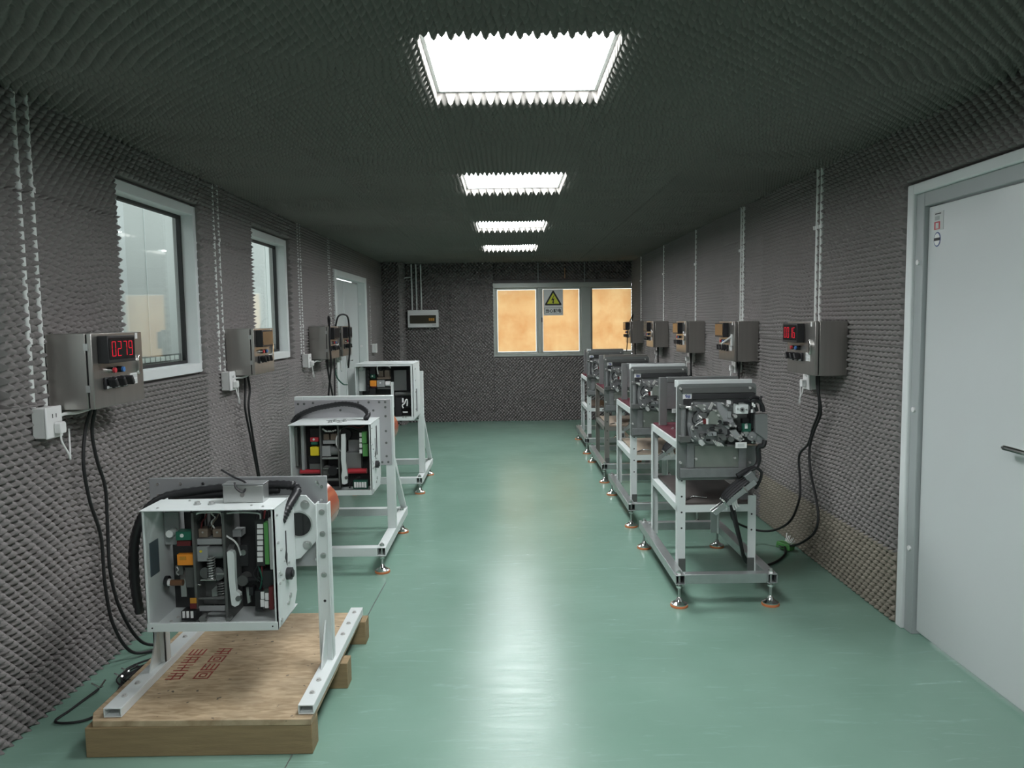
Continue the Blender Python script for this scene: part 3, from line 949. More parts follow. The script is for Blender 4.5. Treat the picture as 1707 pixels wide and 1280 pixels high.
# ------------------------------------------------------------ mechanism pieces: kind, name, material, position relative to the rig
RIG_ONE=[
  ('box', 'inner_window', 'slate', -0.26, -0.2575, -0.27, -0.2, 0.605, 0.735),
  ('box', 'spine_plate', 'steel_dark', -0.11, -0.101, -0.24, -0.08, 0.412, 0.843),
  ('box', 'spine_plate', 'steel_dark', 0.005, 0.015, -0.24, -0.08, 0.41, 0.841),
  ('box', 'rear_panel', 'black_grey', -0.305, 0.141, -0.075, -0.07, 0.403, 0.804),
  ('box', 'side_bracket', 'grey_paint', -0.255, -0.197, -0.15, -0.1, 0.694, 0.824),
  ('cyly', 'bushing', 'white_plastic', -0.218, -0.19, -0.14, 0.748, 0.0145),
  ('box', 'contactor', 'green_plastic', -0.185, -0.125, -0.21, -0.16, 0.728, 0.761),
  ('cyly', 'contactor_ring', 'white_plastic', -0.161, -0.212, -0.208, 0.747, 0.0072),
  ('box', 'contactor_base', 'dark_red', -0.187, -0.133, -0.2, -0.15, 0.703, 0.725),
  ('box', 'contactor_body', 'black_plastic', -0.199, -0.13, -0.2, -0.14, 0.668, 0.703),
  ('box', 'trip_coil', 'orange_plastic', -0.18, -0.118, -0.22, -0.17, 0.633, 0.676),
  ('box', 'trip_coil_window', 'amber', -0.169, -0.145, -0.222, -0.218, 0.655, 0.668),
  ('box', 'linkage_plate', 'steel_dark', -0.203, -0.173, -0.19, -0.18, 0.584, 0.622),
  ('box', 'linkage_plate', 'steel_dark', -0.17, -0.137, -0.18, -0.172, 0.531, 0.612),
  ('box', 'linkage_plate', 'steel', -0.191, -0.169, -0.175, -0.167, 0.493, 0.597),
  ('tube', 'spring', 'steel', [(-0.187, -0.21, 0.625), (-0.181, -0.21, 0.613), (-0.188, -0.21, 0.602), (-0.18, -0.21, 0.591)], 0.003),
  ('box', 'relay', 'brown_plastic', -0.097, -0.062, -0.21, -0.16, 0.738, 0.771),
  ('box', 'relay', 'brown_plastic', -0.043, -0.009, -0.21, -0.16, 0.738, 0.77),
  ('box', 'relay_bracket', 'grey_paint', -0.103, -0.007, -0.215, -0.165, 0.711, 0.734),
  ('cyly', 'relay_screw', 'steel', -0.08, -0.213, -0.209, 0.759, 0.0038),
  ('cyly', 'relay_screw', 'steel', -0.025, -0.213, -0.209, 0.758, 0.0038),
  ('box', 'gearhead', 'grey_paint', -0.108, -0.061, -0.22, -0.15, 0.647, 0.705),
  ('cyly', 'gearhead_mark', 'yellow_paint', -0.087, -0.222, -0.219, 0.687, 0.0051),
  ('cylx', 'motor', 'grey_metal', -0.062, 0.016, -0.1946, 0.677, 0.0254),
  ('cylx', 'motor_cap', 'steel_dark', 0.015, 0.038, -0.1941, 0.678, 0.0279),
  ('poly', 'drive_lever', 'white_enamel', [(0.035, 0.701), (0.045, 0.705), (0.058, 0.702), (0.062, 0.689), (0.061, 0.603), (0.063, 0.55), (0.077, 0.539), (0.077, 0.515), (0.071, 0.496), (0.056, 0.489), (0.044, 0.496), (0.041, 0.525), (0.037, 0.594)], -0.28, -0.258),
  ('cyly', 'lever_pin', 'steel_dark', 0.071, -0.286, -0.266, 0.522, 0.0099),
  ('cylx', 'shaft', 'chrome', -0.09, -0.032, -0.2262, 0.5765, 0.0038),
  ('cylx', 'shaft', 'chrome', -0.104, -0.089, -0.2249, 0.558, 0.0051),
  ('cyly', 'gear_disc', 'steel_dark', -0.078, -0.21, -0.204, 0.598, 0.0221),
  ('cyly', 'gear_disc', 'steel_dark', -0.083, -0.198, -0.192, 0.594, 0.0205),
  ('cyly', 'gear_disc', 'steel_dark', -0.088, -0.186, -0.18, 0.59, 0.0188),
  ('cyly', 'gear_disc', 'steel_dark', -0.093, -0.174, -0.168, 0.586, 0.0172),
  ('cyly', 'cam_disc', 'steel_dark', -0.083, -0.16, -0.148, 0.527, 0.041),
  ('cyly', 'cam_disc', 'grey_metal', -0.04, -0.19, -0.178, 0.586, 0.0257),
  ('poly', 'cam_lever', 'steel', [(-0.069, 0.52), (-0.049, 0.538), (-0.031, 0.495), (-0.068, 0.493)], -0.18, -0.172),
  ('cylx', 'shaft', 'steel', -0.031, 0.0, -0.2162, 0.5965, 0.0038),
  ('cylx', 'tie_bar', 'steel_dark', -0.111, -0.001, -0.2241, 0.503, 0.0059),
  ('box', 'cross_plate', 'grey_paint', -0.111, -0.001, -0.23, -0.22, 0.454, 0.474),
  ('box', 'cross_plate', 'steel_dark', -0.131, -0.019, -0.18, -0.17, 0.462, 0.489),
  ('cyly', 'roller', 'steel', -0.078, -0.26, -0.23, 0.435, 0.0125),
  ('cyly', 'roller', 'steel', 0.02, -0.26, -0.23, 0.432, 0.0083),
  ('cylx', 'knob_shaft', 'copper_brown', -0.214, -0.166, -0.2082, 0.5615, 0.0118),
  ('cylx', 'knob_collar', 'white_plastic', -0.227, -0.213, -0.2056, 0.562, 0.0144),
  ('cylx', 'knob', 'black_plastic', -0.236, -0.223, -0.203, 0.565, 0.022),
  ('box', 'terminal_backing', 'black_grey', 0.123, 0.158, -0.22, -0.2, 0.625, 0.805),
  ('box', 'wire_marker', 'white_plastic', 0.134, 0.156, -0.225, -0.219, 0.775, 0.791),
  ('box', 'wire_marker', 'white_plastic', 0.133, 0.155, -0.225, -0.219, 0.753, 0.77),
  ('box', 'wire_marker', 'white_plastic', 0.132, 0.154, -0.225, -0.219, 0.731, 0.748),
  ('box', 'wire_marker', 'white_plastic', 0.132, 0.153, -0.225, -0.219, 0.709, 0.726),
  ('box', 'wire_marker', 'white_plastic', 0.131, 0.152, -0.225, -0.219, 0.687, 0.704),
  ('box', 'wire_marker', 'white_plastic', 0.13, 0.151, -0.225, -0.219, 0.665, 0.682),
  ('box', 'wire_marker', 'white_plastic', 0.129, 0.15, -0.225, -0.219, 0.643, 0.66),
  ('box', 'terminal_strip', 'green_bright', 0.162, 0.178, -0.235, -0.205, 0.636, 0.799),
  ('box', 'terminal_cover', 'grey_light', 0.185, 0.199, -0.25, -0.22, 0.621, 0.82),
  ('box', 'auxiliary_switch', 'black_plastic', 0.152, 0.191, -0.24, -0.16, 0.543, 0.613),
  ('box', 'auxiliary_switch', 'dark_red', 0.179, 0.196, -0.26, -0.18, 0.468, 0.556),
  ('box', 'auxiliary_switch', 'black_plastic', 0.115, 0.145, -0.23, -0.15, 0.455, 0.531),
  ('box', 'wire_marker', 'white_plastic', 0.144, 0.157, -0.248, -0.242, 0.506, 0.533),
  ('box', 'wire_marker', 'white_plastic', 0.142, 0.156, -0.248, -0.242, 0.475, 0.502),
  ('box', 'wire_marker', 'white_plastic', 0.161, 0.174, -0.248, -0.242, 0.501, 0.528),
  ('box', 'wire_marker', 'white_plastic', 0.158, 0.172, -0.248, -0.242, 0.47, 0.497),
  ('box', 'connector_block', 'black_plastic', -0.157, -0.099, -0.26, -0.21, 0.43, 0.467),
  ('box', 'wire_marker', 'white_plastic', -0.15, -0.141, -0.265, -0.261, 0.443, 0.468),
  ('box', 'wire_marker', 'white_plastic', -0.135, -0.126, -0.265, -0.261, 0.443, 0.468),
  ('box', 'wire_marker', 'white_plastic', -0.119, -0.11, -0.265, -0.261, 0.442, 0.468),
  ('box', 'warning_tag', 'dark_red', -0.126, -0.102, -0.25, -0.246, 0.472, 0.494),
  ('box', 'warning_tag', 'amber', -0.125, -0.101, -0.25, -0.246, 0.494, 0.514),
  ('box', 'bearing_plate', 'black_grey', 0.039, 0.07, -0.16, -0.15, 0.606, 0.69),
  ('cyly', 'bearing', 'steel', 0.054, -0.165, -0.145, 0.662, 0.0112),
  ('box', 'spring_housing', 'grey_paint', 0.014, 0.049, -0.16, -0.11, 0.724, 0.751),
  ('cyly', 'bearing_rear', 'steel_dark', 0.056, -0.19, -0.14, 0.558, 0.0214),
  ('cylx', 'output_shaft', 'black_plastic', 0.03, 0.113, -0.1806, 0.56, 0.0094),
  ('box', 'dashpot', 'black_plastic', 0.086, 0.103, -0.21, -0.17, 0.506, 0.538),
  ('poly', 'toggle_arm', 'steel', [(0.072, 0.534), (0.083, 0.534), (0.087, 0.476), (0.076, 0.471)], -0.2, -0.192),
  ('tube', 'white_wire', 'white_plastic', [(-0.115, -0.2, 0.762), (-0.113, -0.21, 0.802), (-0.101, -0.21, 0.831), (-0.066, -0.21, 0.836), (-0.015, -0.21, 0.835), (-0.005, -0.21, 0.82), (0.001, -0.22, 0.79), (0.011, -0.22, 0.75), (0.04, -0.22, 0.728), (0.052, -0.21, 0.703), (0.054, -0.19, 0.661)], 0.0035),
  ('tube', 'white_wire', 'white_plastic', [(0.002, -0.21, 0.831), (0.063, -0.21, 0.834), (0.11, -0.21, 0.832), (0.14, -0.21, 0.827), (0.143, -0.21, 0.807)], 0.0035),
  ('tube', 'harness_wire', 'black_plastic', [(-0.113, -0.19, 0.762), (-0.098, -0.21, 0.798), (-0.093, -0.19, 0.81), (-0.092, -0.18, 0.825)], 0.003),
  ('tube', 'harness_wire', 'dark_red', [(-0.095, -0.19, 0.761), (-0.081, -0.21, 0.798), (-0.076, -0.19, 0.81), (-0.075, -0.18, 0.825)], 0.003),
  ('tube', 'harness_wire', 'black_plastic', [(-0.069, -0.19, 0.761), (-0.051, -0.21, 0.797), (-0.045, -0.19, 0.809), (-0.04, -0.18, 0.824)], 0.003),
  ('tube', 'harness_wire', 'brown_plastic', [(-0.056, -0.19, 0.761), (-0.038, -0.21, 0.797), (-0.032, -0.19, 0.809), (-0.027, -0.18, 0.824)], 0.003),
  ('tube', 'harness_wire', 'white_plastic', [(-0.039, -0.19, 0.76), (-0.045, -0.21, 0.797), (-0.039, -0.19, 0.809), (-0.057, -0.18, 0.825)], 0.003),
  ('tube', 'harness_wire', 'black_plastic', [(0.123, -0.21, 0.622), (0.115, -0.23, 0.593), (0.136, -0.22, 0.563), (0.123, -0.21, 0.524)], 0.003),
  ('tube', 'harness_wire', 'black_plastic', [(0.131, -0.21, 0.622), (0.132, -0.23, 0.593), (0.145, -0.22, 0.563), (0.131, -0.21, 0.524)], 0.003),
  ('tube', 'harness_wire', 'dark_red', [(0.14, -0.21, 0.622), (0.149, -0.23, 0.593), (0.154, -0.22, 0.563), (0.14, -0.21, 0.524)], 0.003),
  ('tube', 'harness_wire', 'green_plastic', [(0.127, -0.21, 0.622), (0.145, -0.23, 0.593), (0.141, -0.22, 0.563), (0.127, -0.21, 0.524)], 0.003),
]
RIG_TWO=[
  ('box', 'rear_panel', 'black_grey', -0.338, 0.183, -0.1, -0.095, 0.452, 0.884),
  ('box', 'spine_plate', 'steel_dark', -0.097, -0.088, -0.28, -0.12, 0.51, 0.913),
  ('box', 'spine_plate', 'steel_dark', 0.017, 0.026, -0.28, -0.12, 0.509, 0.911),
  ('box', 'side_bracket', 'grey_paint', -0.223, -0.204, -0.25, -0.2, 0.621, 0.907),
  ('box', 'side_bracket', 'steel_dark', -0.26, -0.246, -0.25, -0.2, 0.645, 0.897),
  ('box', 'contactor_body', 'black_plastic', -0.166, -0.106, -0.24, -0.18, 0.831, 0.888),
  ('box', 'contactor', 'red_plastic', -0.164, -0.11, -0.25, -0.2, 0.803, 0.831),
  ('cyly', 'contactor_ring', 'white_plastic', -0.141, -0.253, -0.249, 0.818, 0.0073),
  ('box', 'contactor_base', 'green_plastic', -0.161, -0.119, -0.245, -0.195, 0.784, 0.802),
  ('box', 'trip_coil', 'yellow_plastic', -0.163, -0.108, -0.26, -0.21, 0.715, 0.77),
  ('box', 'contactor_body', 'black_plastic', -0.184, -0.11, -0.23, -0.18, 0.656, 0.707),
  ('box', 'linkage_plate', 'steel_dark', -0.174, -0.1, -0.25, -0.24, 0.625, 0.66),
  ('box', 'relay', 'brown_plastic', -0.079, -0.043, -0.25, -0.2, 0.814, 0.851),
  ('box', 'relay', 'brown_plastic', -0.034, 0.008, -0.25, -0.2, 0.813, 0.853),
  ('box', 'relay_bracket', 'grey_paint', -0.082, 0.011, -0.255, -0.205, 0.788, 0.811),
  ('box', 'gearhead', 'grey_paint', -0.089, -0.035, -0.26, -0.19, 0.71, 0.775),
  ('cylx', 'motor', 'grey_metal', -0.038, 0.03, -0.2308, 0.7405, 0.0292),
  ('cylx', 'tie_bar', 'steel', -0.089, 0.025, -0.2622, 0.698, 0.0078),
  ('poly', 'drive_lever', 'white_enamel', [(0.05, 0.857), (0.074, 0.859), (0.076, 0.823), (0.071, 0.687), (0.081, 0.596), (0.077, 0.545), (0.062, 0.539), (0.045, 0.543), (0.043, 0.597), (0.049, 0.631), (0.044, 0.699)], -0.32, -0.298),
  ('cyly', 'lever_pin', 'steel_dark', 0.074, -0.326, -0.306, 0.583, 0.01),
  ('box', 'side_panel_grey', 'grey_paint', 0.056, 0.142, -0.15, -0.13, 0.719, 0.796),
  ('box', 'capacitor_box', 'grey_metal', 0.052, 0.148, -0.21, -0.15, 0.62, 0.724),
  ('cyly', 'pulley', 'black_plastic', 0.058, -0.23, -0.19, 0.843, 0.035),
  ('box', 'terminal_strip', 'green_bright', 0.17, 0.201, -0.28, -0.25, 0.792, 0.866),
  ('box', 'terminal_strip', 'green_bright', 0.174, 0.205, -0.28, -0.25, 0.709, 0.787),
  ('box', 'wire_marker', 'white_plastic', 0.154, 0.171, -0.27, -0.265, 0.834, 0.859),
  ('box', 'wire_marker', 'white_plastic', 0.153, 0.17, -0.27, -0.265, 0.798, 0.824),
  ('box', 'wire_marker', 'white_plastic', 0.152, 0.169, -0.27, -0.265, 0.763, 0.789),
  ('box', 'wire_marker', 'white_plastic', 0.151, 0.168, -0.27, -0.265, 0.727, 0.753),
  ('cylx', 'output_shaft', 'red_plastic', 0.066, 0.188, -0.2331, 0.607, 0.0169),
  ('cylx', 'output_shaft', 'red_plastic', -0.238, -0.107, -0.2354, 0.609, 0.0146),
  ('cyly', 'cam_disc', 'steel_dark', -0.067, -0.25, -0.22, 0.613, 0.0337),
  ('cyly', 'cam_disc', 'black_plastic', -0.023, -0.27, -0.24, 0.616, 0.0308),
  ('cylx', 'shaft', 'chrome', -0.09, 0.017, -0.2644, 0.6335, 0.0056),
  ('cylx', 'tie_bar', 'steel_dark', -0.094, 0.018, -0.261, 0.559, 0.009),
  ('box', 'control_board', 'green_dark', 0.111, 0.201, -0.3, -0.26, 0.505, 0.557),
  ('box', 'wire_marker', 'white_plastic', 0.118, 0.13, -0.305, -0.301, 0.515, 0.55),
  ('box', 'wire_marker', 'white_plastic', 0.134, 0.146, -0.305, -0.301, 0.515, 0.549),
  ('box', 'wire_marker', 'white_plastic', 0.15, 0.163, -0.305, -0.301, 0.515, 0.549),
  ('box', 'wire_marker', 'white_plastic', 0.166, 0.179, -0.305, -0.301, 0.515, 0.549),
  ('box', 'wire_marker', 'white_plastic', 0.183, 0.195, -0.305, -0.301, 0.514, 0.549),
  ('tube', 'white_wire', 'white_plastic', [(0.001, -0.25, 0.778), (0.003, -0.25, 0.824), (0.02, -0.25, 0.853), (0.029, -0.25, 0.875)], 0.004),
  ('tube', 'white_wire', 'white_plastic', [(0.035, -0.28, 0.743), (0.014, -0.27, 0.77), (0.006, -0.27, 0.805), (0.012, -0.27, 0.839)], 0.004),
  ('tube', 'white_wire', 'white_plastic', [(-0.083, -0.25, 0.886), (-0.064, -0.25, 0.871), (-0.024, -0.25, 0.869), (0.004, -0.25, 0.876)], 0.006),
  ('tube', 'harness_wire', 'dark_red', [(0.055, -0.25, 0.886), (0.101, -0.25, 0.9), (0.146, -0.25, 0.888), (0.186, -0.25, 0.902)], 0.004),
  ('tube', 'harness_wire', 'black_plastic', [(0.032, -0.25, 0.881), (0.089, -0.25, 0.894), (0.14, -0.25, 0.879), (0.185, -0.25, 0.873)], 0.005),
  ('tube', 'harness_wire', 'black_plastic', [(0.077, -0.25, 0.501), (0.089, -0.25, 0.535), (0.119, -0.25, 0.558), (0.147, -0.25, 0.569)], 0.005),
  ('tube', 'harness_wire', 'black_plastic', [(-0.079, -0.24, 0.847), (-0.069, -0.25, 0.863), (-0.078, -0.25, 0.877), (-0.074, -0.23, 0.891)], 0.004),
  ('tube', 'harness_wire', 'black_plastic', [(-0.056, -0.24, 0.847), (-0.046, -0.25, 0.862), (-0.055, -0.25, 0.877), (-0.051, -0.23, 0.891)], 0.004),
  ('tube', 'harness_wire', 'black_plastic', [(-0.028, -0.24, 0.846), (-0.018, -0.25, 0.862), (-0.027, -0.25, 0.876), (-0.023, -0.23, 0.89)], 0.004),
  ('tube', 'harness_wire', 'black_plastic', [(-0.011, -0.24, 0.846), (-0.001, -0.25, 0.861), (-0.01, -0.25, 0.876), (-0.006, -0.23, 0.89)], 0.004),
]
RIG_THREE=[
  ('box', 'rear_panel', 'black_grey', -0.226, 0.241, -0.3, -0.295, 0.714, 1.171),
  ('box', 'side_panel_grey', 'grey_light', -0.188, -0.13, -0.46, -0.44, 0.964, 1.165),
  ('cyly', 'bushing', 'white_plastic', -0.158, -0.49, -0.46, 1.158, 0.0169),
  ('cyly', 'cable_gland', 'black_plastic', -0.101, -0.5, -0.47, 1.136, 0.0145),
  ('cyly', 'cable_gland', 'black_plastic', -0.102, -0.5, -0.47, 1.105, 0.0145),
  ('cyly', 'cable_gland', 'black_plastic', -0.103, -0.5, -0.47, 1.073, 0.0145),
  ('cyly', 'cable_gland', 'black_plastic', -0.104, -0.5, -0.47, 1.042, 0.0145),
  ('cyly', 'cable_gland', 'black_plastic', -0.105, -0.5, -0.47, 1.01, 0.0145),
  ('cyly', 'cable_gland', 'black_plastic', -0.106, -0.5, -0.47, 0.979, 0.0145),
  ('box', 'contactor_body', 'black_plastic', -0.084, -0.036, -0.5, -0.44, 1.112, 1.178),
  ('box', 'contactor', 'green_dark', -0.08, -0.04, -0.5, -0.45, 1.078, 1.111),
  ('cyly', 'contactor_ring', 'white_plastic', -0.063, -0.503, -0.499, 1.097, 0.0066),
  ('box', 'trip_coil', 'orange_plastic', -0.083, -0.03, -0.51, -0.46, 1.01, 1.059),
  ('box', 'trip_coil_base', 'dark_red', -0.072, -0.03, -0.505, -0.455, 0.997, 1.01),
  ('box', 'contactor_body', 'black_plastic', -0.09, -0.041, -0.5, -0.44, 0.936, 0.993),
  ('box', 'gearhead', 'grey_paint', -0.024, 0.041, -0.51, -0.44, 1.002, 1.06),
  ('cyly', 'gearhead_mark', 'white_plastic', 0.005, -0.513, -0.51, 1.038, 0.0066),
  ('cylx', 'motor', 'white_plastic', 0.047, 0.088, -0.4871, 1.0285, 0.0229),
  ('box', 'relay', 'brown_plastic', -0.013, 0.03, -0.5, -0.45, 1.092, 1.141),
  ('box', 'relay', 'brown_plastic', 0.042, 0.084, -0.5, -0.45, 1.086, 1.146),
  ('box', 'relay_bracket', 'brown_plastic', -0.022, 0.09, -0.505, -0.455, 1.069, 1.086),
  ('box', 'cross_plate', 'steel_dark', -0.022, 0.086, -0.5, -0.47, 0.983, 0.995),
  ('box', 'drive_lever', 'white_enamel', 0.103, 0.126, -0.57, -0.548, 0.832, 1.048),
  ('box', 'side_panel_grey', 'grey_metal', 0.106, 0.214, -0.4, -0.38, 0.96, 1.138),
  ('cylx', 'tie_bar', 'steel_dark', 0.124, 0.264, -0.4619, 0.936, 0.0181),
  ('box', 'auxiliary_switch', 'black_plastic', 0.136, 0.185, -0.54, -0.46, 0.749, 0.912),
  ('cylx', 'spring_drum', 'black_plastic', 0.143, 0.252, -0.4578, 0.859, 0.0422),
  ('box', 'wire_marker', 'white_plastic', 0.193, 0.207, -0.55, -0.546, 0.87, 0.909),
  ('tube', 'white_wire', 'white_plastic', [(0.201, -0.55, 0.822), (0.195, -0.55, 0.846), (0.214, -0.55, 0.864), (0.227, -0.55, 0.894), (0.238, -0.55, 0.888), (0.234, -0.55, 0.839)], 0.006),
  ('box', 'wire_marker', 'white_plastic', 0.197, 0.239, -0.55, -0.546, 0.782, 0.793),
  ('tube', 'white_wire', 'white_plastic', [(-0.013, -0.5, 1.111), (-0.02, -0.5, 1.171), (0.001, -0.5, 1.188), (0.068, -0.5, 1.183), (0.097, -0.5, 1.164)], 0.006),
  ('tube', 'harness_wire', 'black_plastic', [(0.004, -0.49, 1.14), (0.015, -0.5, 1.156), (0.002, -0.5, 1.168), (0.007, -0.48, 1.182)], 0.006),
  ('tube', 'harness_wire', 'black_plastic', [(0.029, -0.49, 1.14), (0.039, -0.5, 1.155), (0.026, -0.5, 1.168), (0.031, -0.48, 1.182)], 0.006),
  ('tube', 'harness_wire', 'black_plastic', [(0.053, -0.49, 1.139), (0.063, -0.5, 1.155), (0.05, -0.5, 1.167), (0.055, -0.48, 1.181)], 0.006),
  ('tube', 'harness_wire', 'black_plastic', [(0.077, -0.49, 1.139), (0.087, -0.5, 1.155), (0.074, -0.5, 1.167), (0.079, -0.48, 1.181)], 0.006),
  ('cyly', 'foot_bolt', 'steel', 0.205, -0.604, -0.594, 0.752, 0.0077),
  ('cyly', 'foot_bolt', 'steel', 0.228, -0.604, -0.594, 0.752, 0.0077),
]
